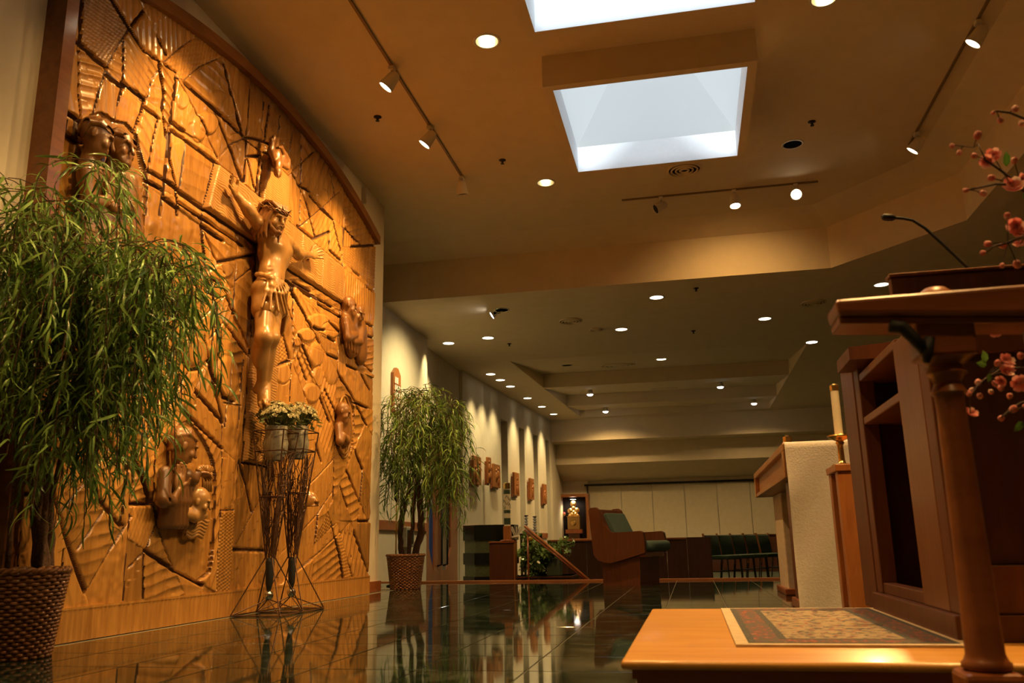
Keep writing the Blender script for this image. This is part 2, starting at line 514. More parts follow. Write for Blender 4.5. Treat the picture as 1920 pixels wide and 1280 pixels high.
def ceil_poly(name, outer, holes, z, label):
    loops = [outer] + holes
    tris = tessellate_polygon([[Vector((p[0], p[1], 0)) for p in l] for l in loops])
    vs = [(p[0], p[1], z) for l in loops for p in l]
    o = struct(name, MB().add(vs, [tuple(t) for t in tris]), M_CEIL, label)
    return recalc(o)
outer = [(-3.1, -3), (2.41, -3), (2.41, 8.48), (1.56, 9.46), (-3.75, 9.46), (-3.75, 8.35), (-3.1, 8.35)]
rim = 0.07
holes = [[(a - rim, c - rim), (b + rim, c - rim), (b + rim, d + rim), (a - rim, d + rim)] for a, b, c, d in SKY] + [circ(x, y, 0.085) for x, y, *_ in CANS_UP]
ceil_poly('ceiling', outer, holes, ZC, 'high flat plaster ceiling over the sanctuary')

M_DOME = bpy.data.materials.new('frosted_acrylic'); M_DOME.use_nodes = True
def dome_mat():
    nt = M_DOME.node_tree; b = nt.nodes['Principled BSDF']; out = nt.nodes['Material Output']
    tr = N(nt, 'ShaderNodeBsdfTranslucent'); tr.inputs[0].default_value = (0.90, 0.93, 0.93, 1)
    b.inputs['Base Color'].default_value = (0.6, 0.62, 0.62, 1); b.inputs['Roughness'].default_value = 0.4
    mx = N(nt, 'ShaderNodeMixShader'); mx.inputs[0].default_value = 0.85
    tp = N(nt, 'ShaderNodeBsdfTransparent'); tp.inputs[0].default_value = (0.92, 0.94, 0.95, 1)
    m2 = N(nt, 'ShaderNodeMixShader'); m2.inputs[0].default_value = 0.55
    nt.links.new(b.outputs[0], mx.inputs[1]); nt.links.new(tr.outputs[0], mx.inputs[2]); nt.links.new(mx.outputs[0], m2.inputs[1]); nt.links.new(tp.outputs[0], m2.inputs[2]); nt.links.new(m2.outputs[0], out.inputs[0])
dome_mat()
M_REVEAL = plain('white_reveal', (0.86, 0.88, 0.90), 0.6, noise=0.01)
ZS, ZT = 3.82, 4.07
for k, (a, b, c, d) in enumerate(SKY):
    r = thing('skylight', ['square skylight cut by the top edge of the photo', 'square skylight with pyramid dome seen whole in the ceiling'][k], 'skylight', ((a + b) / 2, (c + d) / 2, ZS), group='skylights in the high ceiling')
    o = [(a - rim, c - rim), (b + rim, c - rim), (b + rim, d + rim), (a - rim, d + rim)]
    i_ = [(a, c), (b, c), (b, d), (a, d)]
    mb = MB()
    vs = [(*p, ZC + 0.02) for p in o] + [(*p, ZS) for p in o] + [(*p, ZS) for p in i_]
    fs = [(q, (q + 1) % 4, 4 + (q + 1) % 4, 4 + q) for q in range(4)] + [(4 + q, 4 + (q + 1) % 4, 8 + (q + 1) % 4, 8 + q) for q in range(4)]
    mb.add(vs, fs).build('curb', M_CEIL, r, world=True)
    for q in range(4):
        p0, p1 = i_[q], i_[(q + 1) % 4]
        MB().add([(*p0, ZS + 0.001), (*p1, ZS + 0.001), (*p1, ZT), (*p0, ZT)], [(0, 1, 2, 3)]).build('reveal', M_REVEAL, r, world=True)
    cx, cy, hz = (a + b) / 2, (c + d) / 2, ZT + 0.9
    for q in range(4):
        p0, p1 = i_[q], i_[(q + 1) % 4]
        MB().add([(*p0, ZT), (*p1, ZT), (cx, cy, hz)], [(0, 1, 2)]).build('dome_pane', M_DOME, r, world=True)

# ------------------------------------------------------------------ fascia round the sanctuary ceiling
PI_ = [(-3.75, 9.46), (1.56, 9.46), (2.41, 8.48), (2.41, -3)]
PF = [(-3.75, 9.90), (1.76, 9.90), (2.85, 8.64), (2.85, -3)]
PO = [(-3.75, 10.15), (1.88, 10.15), (3.10, 8.74), (3.10, -3)]
def strip(name, P, za, Q, zb, label):
    mb = MB()
    for i in range(len(P) - 1):
        mb.add([(*P[i], za), (*P[i + 1], za), (*Q[i + 1], zb), (*Q[i], zb)], [(0, 1, 2, 3)])
    return struct(name, mb, M_CEIL, label)
ZFT, ZFB = 3.955, 3.455
strip('ceiling_cove', PI_, ZC, PF, ZFT, 'sloped plaster cove at the ceiling edge')
strip('fascia', PF, ZFT, PF, ZFB, 'plaster fascia band dropping to the nave ceiling')
strip('fascia_soffit', PF, ZFB, PO, ZFB, 'underside of the plaster fascia')
strip('fascia_back', PO, ZFB, PO, Z2 + 0.01, 'back edge of the plaster fascia')

# ------------------------------------------------------------------ low nave ceiling with sawtooth bays
XL0, XL1 = (-2.86, 13.9), (-2.54, 20.96)
def xl(y): return XL0[0] + (XL1[0] - XL0[0]) * (y - XL0[1]) / (XL1[1] - XL0[1])
XR = 2.0
ceil_poly('ceiling_nave', [(-4.3, 10.15), (1.88, 10.15), (3.10, 8.74), (3.10, -3), (6.6, -3), (6.6, 21.3), (XR, 21.3), (XR, 13.9), (XL0[0], 13.9), (XL1[0], 20.96), (XL1[0], 21.3), (-4.3, 21.3)], [], Z2, 'low plaster ceiling over the nave')
teeth = [(13.9, 16.64, 0.28), (16.64, 19.1, 0.25), (19.1, 20.96, 0.17)]
def zlow(x, y):
    for ya, yb, h in teeth:
        if ya <= y < yb and xl(y) < x < XR: return Z2 + h * (y - ya) / (yb - ya)
    return Z2
def on_low(px, py):
    z = Z2
    for _ in range(8):
        q = onZ(px, py, z); z = zlow(q[0], q[1])
    return np.array([q[0], q[1], z])
for k, (ya, yb, h) in enumerate(teeth):
    mb = MB()
    a, b = xl(ya), xl(yb)
    mb.add([(a, ya, Z2), (XR, ya, Z2), (XR, yb, Z2 + h), (b, yb, Z2 + h)], [(0, 1, 2, 3)])
    mb.add([(b, yb, Z2 + h), (XR, yb, Z2 + h), (XR, yb, Z2), (b, yb, Z2)], [(0, 1, 2, 3)])
    mb.add([(a, ya, Z2), (b, yb, Z2 + h), (b, yb, Z2)], [(0, 1, 2)])
    mb.add([(XR, ya, Z2), (XR, yb, Z2), (XR, yb, Z2 + h)], [(0, 1, 2)])
    struct('ceiling_bay_%d' % (k + 1), mb, M_CEIL, 'sawtooth ceiling bay number %s from the sanctuary' % ['one', 'two', 'three'][k])
struct('ceiling_bay_end', MB().add([(xl(20.96), 20.96, Z2), (XR, 20.96, Z2), (XR, 21.3, Z2), (xl(20.96), 21.3, Z2)], [(0, 1, 2, 3)]), M_CEIL)
# stepped bulkheads and the end wall
YB = 23.0
struct('bulkhead_upper', MB().box(-3.9, 6.5, 21.25, 21.95, 2.92, 3.55), M_CEIL, 'upper plaster bulkhead at the far end of the nave')
mb = MB().prism([(21.95, 3.4), (21.95, 2.40), (YB, 2.04), (YB + 0.2, 2.04), (YB + 0.2, 3.4)], -3.9, 6.5, 'x')
struct('bulkhead_lower', mb, M_CEIL, 'lower plaster bulkhead sloping back to the partition')
XN = float(onY(1104, 940, YB)[0])
struct('wall_far', MB().box(-3.95, XN, YB, YB + 0.15, ZN, 2.2), M_WALL, 'cream end wall around the lit niche')
struct('wall_far_left', MB().box(-3.60, -3.34, 21.2, YB + 0.1, ZN, 3.6), M_WALL)
struct('wall_far_right', MB().box(-3.95, 6.7, YB + 0.75, YB + 0.95, ZN - 0.2, 4.4), M_WALL)
# ------------------------------------------------------------------ signed-distance modelling (carved figures)
class Field:
    def __init__(s, lo, hi, h):
        s.lo = np.array(lo, float); s.h = h
        s.n = np.ceil((np.array(hi, float) - s.lo) / h).astype(int) + 1
        s.D = np.full(s.n, 10.0, np.float32)
    def reg(s, lo, hi):
        a = np.clip(np.floor((np.array(lo) - s.lo) / s.h).astype(int), 0, s.n)
        b = np.clip(np.ceil((np.array(hi) - s.lo) / s.h).astype(int) + 1, 0, s.n)
        sl = tuple(slice(i, j) for i, j in zip(a, b))
        g = np.meshgrid(*[(s.lo[k] + np.arange(a[k], b[k]) * s.h).astype(np.float32) for k in range(3)], indexing='ij', sparse=True)
        return sl, g
    def smin(s, sl, d, k):
        A = s.D[sl]
        if k <= 0:
            s.D[sl] = np.minimum(A, d); return
        hh = np.clip(0.5 + 0.5 * (A - d) / k, 0, 1)
        s.D[sl] = A * (1 - hh) + d * hh - k * hh * (1 - hh)
    def smax(s, sl, d, k):
        A = s.D[sl]
        hh = np.clip(0.5 - 0.5 * (A + d) / k, 0, 1)
        s.D[sl] = A * (1 - hh) - d * hh + k * hh * (1 - hh)
    def cap(s, a, b, ra, rb=None, k=0.02, sub=False):
        rb = ra if rb is None else rb
        a, b = np.array(a, float), np.array(b, float)
        R = max(ra, rb) + 2 * k + 3 * s.h
        sl, g = s.reg(np.minimum(a, b) - R, np.maximum(a, b) + R)
        ab = b - a; L = max(float(ab @ ab), 1e-9)
        t = np.clip(((g[0] - a[0]) * ab[0] + (g[1] - a[1]) * ab[1] + (g[2] - a[2]) * ab[2]) / L, 0, 1)
        d = np.sqrt((g[0] - a[0] - t * ab[0]) ** 2 + (g[1] - a[1] - t * ab[1]) ** 2 + (g[2] - a[2] - t * ab[2]) ** 2) - (ra + (rb - ra) * t)
        (s.smax if sub else s.smin)(sl, d, k)
        return s
    def ell(s, c, r, k=0.02, R=None, sub=False):
        c, r = np.array(c, float), np.array(r, float)
        m = max(r) + 2 * k + 3 * s.h
        sl, g = s.reg(c - m, c + m)
        p = [g[0] - c[0], g[1] - c[1], g[2] - c[2]]
        if R is not None:
            p = [R[i][0] * p[0] + R[i][1] * p[1] + R[i][2] * p[2] for i in range(3)]
        k0 = np.sqrt((p[0] / r[0]) ** 2 + (p[1] / r[1]) ** 2 + (p[2] / r[2]) ** 2)
        k1 = np.sqrt((p[0] / r[0] ** 2) ** 2 + (p[1] / r[1] ** 2) ** 2 + (p[2] / r[2] ** 2) ** 2) + 1e-6
        (s.smax if sub else s.smin)(sl, k0 * (k0 - 1) / k1, k)
        return s
    def chain(s, pts, rs, k=0.02):
        for i in range(len(pts) - 1):
            s.cap(pts[i], pts[i + 1], rs[i], rs[i + 1], k)
        return s
    def chain_sub(s, pts, r, k=0.01):
        for i in range(len(pts) - 1):
            s.cap(pts[i], pts[i + 1], r, r, k, sub=True)
        return s
    def mesh(s, name, mat, parent, world=True, squash=None):
        D = s.D; inside = D < 0
        nx, ny, nz = D.shape
        c = np.zeros((nx - 1, ny - 1, nz - 1), np.uint8)
        for i in (0, 1):
            for j in (0, 1):
                for k in (0, 1):
                    c += inside[i:nx - 1 + i, j:ny - 1 + j, k:nz - 1 + k]
        act = np.argwhere((c > 0) & (c < 8))
        idx = np.full(c.shape, -1, np.int32); idx[act[:, 0], act[:, 1], act[:, 2]] = np.arange(len(act))
        acc = np.zeros((len(act), 3)); cn = np.zeros(len(act))
        offs = [(i, j, k) for i in (0, 1) for j in (0, 1) for k in (0, 1)]
        for o in offs:
            for ax in range(3):
                if o[ax]: continue
                o2 = list(o); o2[ax] = 1
                d0 = D[act[:, 0] + o[0], act[:, 1] + o[1], act[:, 2] + o[2]]
                d1 = D[act[:, 0] + o2[0], act[:, 1] + o2[1], act[:, 2] + o2[2]]
                m = (d0 < 0) != (d1 < 0)
                t = np.where(m, d0 / np.where(m, d0 - d1, 1), 0)
                p = np.tile(np.array(o, float), (len(act), 1)); p[:, ax] += t
                acc[m] += p[m]; cn[m] += 1
        V = s.lo + (act + acc / np.maximum(cn, 1)[:, None]) * s.h
        if squash: V[:, 0] = RX - 0.01 + (V[:, 0] - RX + 0.01) * squash
        quads = []
        for ax in range(3):
            a1, a2 = [(1, 2), (2, 0), (0, 1)][ax]
            sh = [slice(None)] * 3
            s0 = list(sh); s1 = list(sh); s0[ax] = slice(0, D.shape[ax] - 1); s1[ax] = slice(1, None)
            A, B = inside[tuple(s0)], inside[tuple(s1)]
            for flip, M in ((False, A & ~B), (True, ~A & B)):
                e = np.argwhere(M)
                e = e[(e[:, a1] > 0) & (e[:, a2] > 0) & (e[:, a1] < D.shape[a1] - 1) & (e[:, a2] < D.shape[a2] - 1)]
                q = []
                for d1, d2 in ((-1, -1), (0, -1), (0, 0), (-1, 0)):
                    f = e.copy(); f[:, a1] += d1; f[:, a2] += d2
                    q.append(idx[f[:, 0], f[:, 1], f[:, 2]])
                q = np.stack(q, 1)
                q = q[(q >= 0).all(1)]
                quads.append(q[:, ::-1] if flip else q)
        return npmesh(name, V, np.concatenate(quads), mat, parent, True, world)

# ------------------------------------------------------------------ the carved relief
relief = thing('carved_relief', 'huge arched golden oak relief wall carved with fractured panels', 'relief', (RX, 5.66, 0))
YL, YR = 3.33, 7.93
BASEH = 0.165
def ztop(y): return 3.957 - 0.078 * (y - 5.7) ** 2
FRW = 0.085
# base board
mb = MB()
n = 120
for i in range(n):       # gouged face: shallow vertical cuts
    ya, yb = YL + (YR - YL) * i / n, YL + (YR - YL) * (i + 1) / n
    ym = (ya + yb) / 2
    mb.add([(RX + .006, ya, 0.001), (RX + .001, ym, 0.001), (RX + .006, yb, 0.001), (RX + .006, ya, BASEH - .012), (RX + .001, ym, BASEH - .012), (RX + .006, yb, BASEH - .012)],
           [(0, 1, 4, 3), (1, 2, 5, 4)])
mb.box(-3.10, RX + .006, YL, YR, BASEH - 0.012, BASEH)
mb.box(-3.10, RX - 0.004, YL, YR, 0, BASEH - 0.012)
mb.build('base_board', M_RELIEF, relief, world=True)
# arched frame band
mb = MB(); n = 48
for i in range(n):
    ya, yb = YL + (YR - YL) * i / n, YL + (YR - YL) * (i + 1) / n
    za, zb = ztop(ya), ztop(yb)
    x0, x1 = -3.10, RX + 0.05
    vs = [(x, y, z - d) for (y, z) in ((ya, za), (yb, zb)) for d in (0, FRW) for x in (x0, x1)]
    mb.add(vs, [(0, 1, 5, 4), (1, 3, 7, 5), (3, 2, 6, 7)] + ([(0, 2, 3, 1)] if i == 0 else []) + ([(4, 5, 7, 6)] if i == n - 1 else []))
mb.build('arched_frame', M_FRAMEW, relief, world=True)
MB().box(-3.10, RX + 0.05, YL, YL + 0.085, 0.0, ztop(YL) - 0.03).build('side_frame', M_FRAMEW, relief, world=True)
# dark board just behind the carved surface
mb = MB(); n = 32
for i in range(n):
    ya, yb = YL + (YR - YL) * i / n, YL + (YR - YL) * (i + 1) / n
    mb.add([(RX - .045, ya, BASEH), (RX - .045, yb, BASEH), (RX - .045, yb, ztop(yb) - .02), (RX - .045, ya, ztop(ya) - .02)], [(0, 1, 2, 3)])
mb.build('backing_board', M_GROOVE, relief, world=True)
MB().box(-3.10, RX - .02, YR - 0.02, YR, BASEH, ztop(YR) - .03).build('end_board', M_RELIEF, relief, world=True)

DU, DV = 0.0062, 0.005
U = np.arange(YL + 0.10, YR + 1e-6, DU); V_ = np.arange(BASEH, 3.96, DV)
nu, nv = len(U), len(V_)
UU, VV = np.meshgrid(U, V_, indexing='ij')
CR = {'A': (0, 0, 3.2), 'B': (300, 100, 3.555), 'C': (300, 400, 3.2), 'D': (60, 700, 2.909), 'E': (400, 700, 2.782), 'P': (0, 0, 1.0)}
def w2(c, p):
    ox, oy, s = CR[c]; q = onX(ox + p[0] / s, oy + p[1] / s, RX); return (q[1], q[2])
# groove network traced on the wall: 1 = heavy groove, 0 = thin joint
GR = {
'A': [(1, (495, 0), (478, 300), (470, 560), (485, 800), (480, 880)), (1, (668, 0), (770, 160), (860, 300), (950, 360), (960, 420), (985, 560), (975, 660), (1000, 820)),
 (0, (770, 185), (720, 260), (660, 370), (630, 440), (590, 560), (555, 690)), (1, (440, 235), (490, 270), (640, 405)), (1, (640, 455), (735, 525)), (1, (735, 500), (870, 595)),
 (0, (740, 250), (738, 480), (700, 640), (680, 770)), (1, (870, 600), (840, 690), (790, 850)), (1, (865, 640), (950, 710)), (0, (950, 420), (910, 480), (880, 590)),
 (1, (950, 710), (915, 880), (885, 1080)), (1, (370, 660), (470, 720)), (1, (355, 775), (470, 850)), (0, (400, 680), (395, 790)), (0, (445, 715), (440, 820)),
 (1, (1055, 450), (1030, 700), (1000, 950), (985, 1150), (965, 1290)), (1, (985, 380), (1060, 440)), (0, (990, 370), (1080, 290), (1150, 240)),
 (1, (860, 70), (790, 155)), (1, (945, 220), (1000, 325)), (1, (1060, 460), (1120, 560), (1210, 740), (1305, 945)), (1, (1115, 500), (1250, 620), (1370, 730), (1460, 825)),
 (1, (1345, 390), (1400, 600), (1445, 800)), (1, (1500, 530), (1490, 700), (1480, 820)), (1, (1300, 690), (1370, 850), (1440, 1050), (1460, 1090)),
 (0, (1110, 480), (1200, 400), (1300, 355)), (1, (1035, 735), (1110, 790)), (1, (1035, 785), (1120, 845), (1290, 970)), (0, (1115, 850), (1090, 1000), (1075, 1140)),
 (1, (1030, 800), (1020, 950), (1060, 1130), (1070, 1290)), (0, (1300, 975), (1260, 1080), (1225, 1250)), (1, (890, 1020), (1000, 1085), (1110, 1170), (1250, 1270)),
 (1, (890, 1090), (980, 1140)), (1, (990, 1190), (1070, 1250)), (0, (470, 870), (440, 960), (440, 1050)), (0, (820, 820), (870, 1000), (885, 1080)), (0, (885, 1080), (880, 1290))],
'B': [(1, (430, 75), (470, 250), (510, 420), (560, 570)), (0, (690, 320), (680, 500), (700, 590)),
 (1, (730, 350), (715, 480), (700, 590), (750, 615)), (1, (560, 560), (640, 570), (700, 590)), (1, (575, 560), (570, 680), (565, 850)),
 (1, (380, 400), (460, 600), (520, 770), (560, 850)), (1, (580, 690), (620, 850), (630, 890)), (1, (585, 685), (665, 685), (640, 930)), (1, (690, 660), (680, 800), (665, 960)),
 (0, (560, 570), (480, 600), (400, 690)), (0, (570, 580), (690, 670)),
 (1, (130, 930), (290, 1040), (450, 1140), (650, 1275)), (1, (130, 1000), (280, 1100), (450, 1210), (560, 1285)), (1, (280, 1150), (420, 1250)),
 (0, (170, 590), (150, 780), (130, 920)), (0, (880, 790), (1000, 680), (1020, 660)), (1, (885, 790), (930, 880), (980, 1000), (1010, 1120), (1040, 1220)), (1, (935, 880), (1000, 920)),
 (1, (1000, 950), (1080, 1040), (1160, 1110)), (0, (1130, 800), (1160, 940)), (0, (1195, 920), (1080, 1030), (940, 1150)), (1, (920, 1150), (1030, 1240), (1135, 1190), (1130, 1290)),
 (1, (1160, 1120), (1190, 1250)), (1, (1230, 1060), (1240, 1160), (1290, 1240)), (0, (1215, 1155), (1310, 1260)), (0, (945, 560), (940, 880), (930, 1280)),
 (0, (800, 415), (790, 540)), (0, (890, 520), (860, 680))],
'C': [(1, (250, 80), (300, 200), (345, 293)), (1, (345, 293), (450, 272), (575, 247)), (0, (250, 0), (250, 150), (270, 300)),
 (0, (470, 160), (450, 400), (440, 600), (425, 850), (410, 1100), (390, 1280)), (1, (300, 390), (360, 420), (400, 490), (445, 600)), (1, (270, 465), (345, 500)), (1, (370, 640), (440, 720), (525, 850)),
 (0, (550, 330), (450, 410)), (0, (180, 690), (290, 590), (400, 480)), (0, (300, 750), (380, 640)), (1, (265, 740), (280, 830), (330, 1000), (380, 1100), (450, 1130)),
 (1, (50, 700), (100, 830), (170, 940), (240, 930), (290, 880)), (1, (300, 880), (320, 1000), (355, 1150), (380, 1250)), (1, (210, 1060), (300, 1160), (380, 1250)),
 (0, (160, 960), (100, 1060), (20, 1180)), (0, (280, 900), (210, 1060), (140, 1160), (90, 1270)), (1, (150, 1170), (240, 1280)), (0, (500, 880), (480, 1150), (470, 1290)),
 (1, (735, 380), (800, 490), (870, 610), (880, 640)), (1, (725, 380), (805, 440)), (1, (805, 410), (905, 470)), (1, (830, 450), (905, 500)),
 (1, (720, 450), (760, 540), (790, 630)), (1, (710, 630), (750, 750), (780, 870)), (1, (800, 500), (800, 800), (830, 960), (860, 1080)),
 (1, (945, 510), (1030, 560)), (1, (945, 540), (1095, 630)), (1, (880, 640), (960, 780)), (0, (960, 280), (955, 430)),
 (1, (900, 0), (930, 150), (1020, 110), (1020, 220), (1085, 280)), (1, (1045, 60), (1085, 220)), (0, (1100, 80), (1095, 300), (1080, 560), (1060, 950)),
 (1, (1145, 200), (1220, 195), (1300, 190)), (1, (1110, 90), (1210, 190)), (1, (1155, 340), (1200, 375)), (1, (1235, 435), (1280, 470)), (1, (1235, 655), (1290, 685)), (1, (1250, 735), (1290, 750)),
 (1, (1010, 650), (1070, 710)), (1, (1000, 845), (1065, 875)), (1, (1120, 910), (1180, 940)), (1, (1210, 970), (1260, 1060)), (1, (1190, 870), (1280, 960)),
 (1, (830, 730), (880, 850), (915, 940)), (1, (835, 850), (885, 1000)), (1, (790, 900), (830, 1000), (865, 1100)), (1, (915, 680), (945, 695), (980, 700)), (1, (1000, 740), (1050, 770)),
 (1, (1060, 950), (1130, 1060), (1180, 1150), (1240, 1270)), (1, (690, 915), (775, 885)), (1, (960, 1100), (1020, 1250)), (1, (985, 1050), (1050, 1190)), (0, (1155, 1135), (1245, 1165)), (0, (775, 900), (770, 1130))],
'D': [(0, (690, 0), (685, 150), (665, 400), (650, 700)), (1, (345, 190), (440, 390), (530, 520)), (1, (210, 430), (290, 570), (400, 720), (490, 830)),
 (1, (30, 300), (55, 440), (110, 620), (180, 880), (230, 1020), (295, 1190)), (1, (560, 470), (600, 560), (645, 710)), (1, (570, 190), (565, 470), (540, 710), (645, 712)), (1, (580, 190), (655, 300)),
 (0, (530, 770), (515, 980), (500, 1240)), (1, (830, 195), (920, 290), (1040, 410)), (1, (890, 90), (1045, 270)), (1, (680, 800), (730, 960), (780, 1080)),
 (1, (620, 965), (760, 1060), (930, 1155)), (0, (620, 960), (680, 800)), (0, (610, 970), (605, 1230)), (0, (480, 830), (530, 520)), (0, (160, 750), (310, 570), (440, 390)),
 (0, (250, 960), (400, 740)), (0, (310, 1170), (430, 960), (540, 780)), (0, (530, 1060), (620, 965)), (0, (1040, 270), (1030, 700), (1010, 1000), (1000, 1190)), (0, (1130, 450), (1110, 750), (1080, 1190)),
 (1, (1135, 480), (1170, 600), (1205, 750)), (1, (1110, 960), (1280, 965)), (0, (1250, 680), (1120, 930)), (0, (1020, 750), (1105, 745)), (0, (1050, 160), (1140, 175)),
 (1, (-120, 655), (0, 660), (105, 672)), (0, (140, 800), (60, 900)), (0, (170, 960), (150, 1260)), (0, (-60, 300), (-80, 1250)), (0, (540, 470), (650, 330)), (0, (690, 340), (745, 430)), (0, (650, 700), (680, 800)), (0, (700, 230), (840, 60))],
'E': [(1, (560, 120), (600, 240)), (1, (740, 150), (805, 180)), (1, (700, 510), (765, 670)), (1, (665, 590), (700, 700)),
 (1, (620, 800), (660, 950), (680, 1070)), (1, (735, 825), (780, 960), (815, 1050)), (1, (700, 970), (725, 1060)), (0, (720, 870), (720, 960)), (1, (755, 770), (830, 770)),
 (0, (630, 440), (540, 540), (480, 600)), (0, (620, 620), (540, 740), (450, 840)), (0, (640, 850), (560, 930), (440, 1030)), (0, (625, 440), (625, 650), (640, 780), (620, 800)),
 (0, (350, 760), (345, 1085)), (1, (740, 400), (780, 500)), (0, (780, 500), (755, 770)), (0, (520, 980), (545, 740)), (1, (530, 370), (560, 460)), (0, (625, 650), (690, 500))]}
CROSS = [(494, 286), (540, 333), (536, 412), (640, 499), (648, 575), (531, 497), (521, 640), (512, 760), (505, 873), (456, 866), (459, 780), (469, 650), (479, 525), (483, 459), (382, 390), (404, 305), (487, 371)]
NICHES = [('D', [(745, 430), (775, 340), (815, 280), (850, 258), (895, 295), (945, 370), (985, 460), (1000, 560), (995, 760), (985, 960), (965, 1090), (905, 1135), (790, 1075), (720, 900), (688, 790), (715, 690)], 0.6),
          ('E', [(665, 140), (690, 112), (715, 130), (735, 190), (738, 290), (730, 370), (705, 425), (670, 428), (640, 390), (630, 310), (640, 210)], 0.3),
          ('A', [(470, 880), (500, 760), (545, 690), (610, 675), (680, 720), (760, 740), (815, 800), (850, 960), (875, 1100), (870, 1280), (840, 1560), (700, 1680), (520, 1660), (430, 1400), (440, 1060)], 0.0)]
lines = []
for c, poly, _ in NICHES:
    for i in range(len(poly)): lines.append((0, [w2(c, poly[i]), w2(c, poly[(i + 1) % len(poly)])]))
for c, ls in GR.items():
    for l in ls:
        lines.append((l[0], [w2(c, p) for p in l[1:]]))
crossw = [w2('P', p) for p in CROSS]
for i in range(len(crossw)):
    lines.append((2, [crossw[i], crossw[(i + 1) % len(crossw)]]))
# distance to the lines on the grid
DG = np.full((nu, nv), 9.0, np.float32); DJ = np.full((nu, nv), 9.0, np.float32)
def seg_dist(arr, a, b, m=0.09, wav=0.0):
    i0 = max(0, int((min(a[0], b[0]) - m - U[0]) / DU)); i1 = min(nu, int((max(a[0], b[0]) + m - U[0]) / DU) + 2)
    j0 = max(0, int((min(a[1], b[1]) - m - V_[0]) / DV)); j1 = min(nv, int((max(a[1], b[1]) + m - V_[0]) / DV) + 2)
    if i1 <= i0 or j1 <= j0: return
    u, v = UU[i0:i1, j0:j1], VV[i0:i1, j0:j1]
    dx, dy = b[0] - a[0], b[1] - a[1]; L = dx * dx + dy * dy + 1e-9
    t = np.clip(((u - a[0]) * dx + (v - a[1]) * dy) / L, 0, 1)
    d = np.hypot(u - a[0] - t * dx, v - a[1] - t * dy)
    if wav: d = d + wav * np.sin(t * math.sqrt(L) / 0.022)
    arr[i0:i1, j0:j1] = np.minimum(arr[i0:i1, j0:j1], d)
for kind, pl in lines:
    for a, b in zip(pl[:-1], pl[1:]):
        seg_dist(DG if kind else DJ, a, b, wav=0.0)
# carry loose line ends on as thin joints until they meet another line, so that the panels close
def dsample(p):
    i, j = int(round((p[0] - U[0]) / DU)), int(round((p[1] - V_[0]) / DV))
    if i < 1 or j < 1 or i >= nu - 1 or j >= nv - 1 or p[1] > ztop(p[0]) - FRW: return -1.0
    return float(min(DG[i, j], DJ[i, j]))
ext = []
for kind, pl in lines:
    if kind == 2 or len(pl) == 2 and kind == 0 and math.dist(pl[0], pl[1]) < 0.35: continue
    for a, b in ((pl[1], pl[0]), (pl[-2], pl[-1])):
        d = np.array(b) - np.array(a); d = d / (np.linalg.norm(d) + 1e-9)
        p = np.array(b); s_ = 0.035; start = dsample(p + d * s_)
        if start < 0.02: continue
        hit = False
        while s_ < 0.75:
            s_ += 0.006
            v = dsample(p + d * s_)
            if v < 0.006:
                hit = True; break
        if hit: ext.append((tuple(p), tuple(p + d * (s_ + 0.004))))
DX = np.full((nu, nv), 9.0, np.float32)
for a, b in ext:
    seg_dist(DX, a, b)
# even-odd polygon masks
def inpoly(poly, u=UU, v=VV):
    r = np.zeros(u.shape, bool); n = len(poly)
    for i in range(n):
        (x0, y0), (x1, y1) = poly[i], poly[(i + 1) % n]
        if y0 == y1: continue
        c = ((v < y0) != (v < y1)) & (u < (x1 - x0) * (v - y0) / (y1 - y0) + x0)
        r ^= c
    return r
GW, JW = 0.013, 0.0075
blocked = (DG < GW) | (DJ < JW) | (DX < JW)
iscross = inpoly(crossw)
valid = VV < (3.957 - 0.078 * (UU - 5.7) ** 2 - FRW + 0.01)
free = valid & ~blocked & ~iscross
for c, poly, _ in NICHES: free &= ~inpoly([w2(c, p) for p in poly])
def components(free, key=None):
    # connected regions by label spreading
    lab = np.where(free, np.arange(1, free.size + 1, dtype=np.int64).reshape(free.shape), 0)
    while True:
        old = lab.copy()
        for sweep in range(2):
            for ax in (0, 1):
                for rev in (False, True):
                    L = np.moveaxis(lab if not rev else np.flip(lab, ax), ax, 0)
                    F_ = np.moveaxis(free if not rev else np.flip(free, ax), ax, 0)
                    K_ = None if key is None else np.moveaxis(key if not rev else np.flip(key, ax), ax, 0)
                    for i in range(1, L.shape[0]):
                        mm = F_[i] & F_[i - 1]
                        if K_ is not None: mm &= K_[i] == K_[i - 1]
                        L[i] = np.where(mm, np.maximum(L[i], L[i - 1]), L[i])
        if (old == lab).all(): return lab
lab = components(free)
ids, inv = np.unique(lab, return_inverse=True); inv = inv.reshape(nu, nv)
sizes = np.bincount(inv.ravel())
comp = inv.copy()
# small crumbs join the groove
for k in range(1, len(ids)):
    if sizes[k] < 110: comp[inv == k] = 0
nich = [inpoly([w2(c, p) for p in poly]) for c, poly, _ in NICHES]
for q_, m_ in enumerate(nich): comp[m_ & ~iscross] = len(ids) + q_
comp[iscross] = len(ids) + len(NICHES)
NCOMP = len(ids) + len(NICHES) + 1
# spread labels into thin joints and groove walls so that every face belongs to a panel; heavy groove centres stay open
heavy = ((DG < 0.0085) | (DJ < 0.0032)) & valid
for m_ in nich: heavy &= ~m_
for m_ in nich: DG[m_] = np.maximum(DG[m_], 0.03)
for m_ in nich: DX[m_] = 1.0
for it in range(5):
    for ax in (0, 1):
        for sft in (1, -1):
            nb = np.roll(comp, sft, ax)
            if ax == 0: nb[0 if sft == 1 else -1, :] = 0
            else: nb[:, 0 if sft == 1 else -1] = 0
            m = (comp == 0) & valid & ~heavy & (nb > 0)
            comp[m] = nb[m]
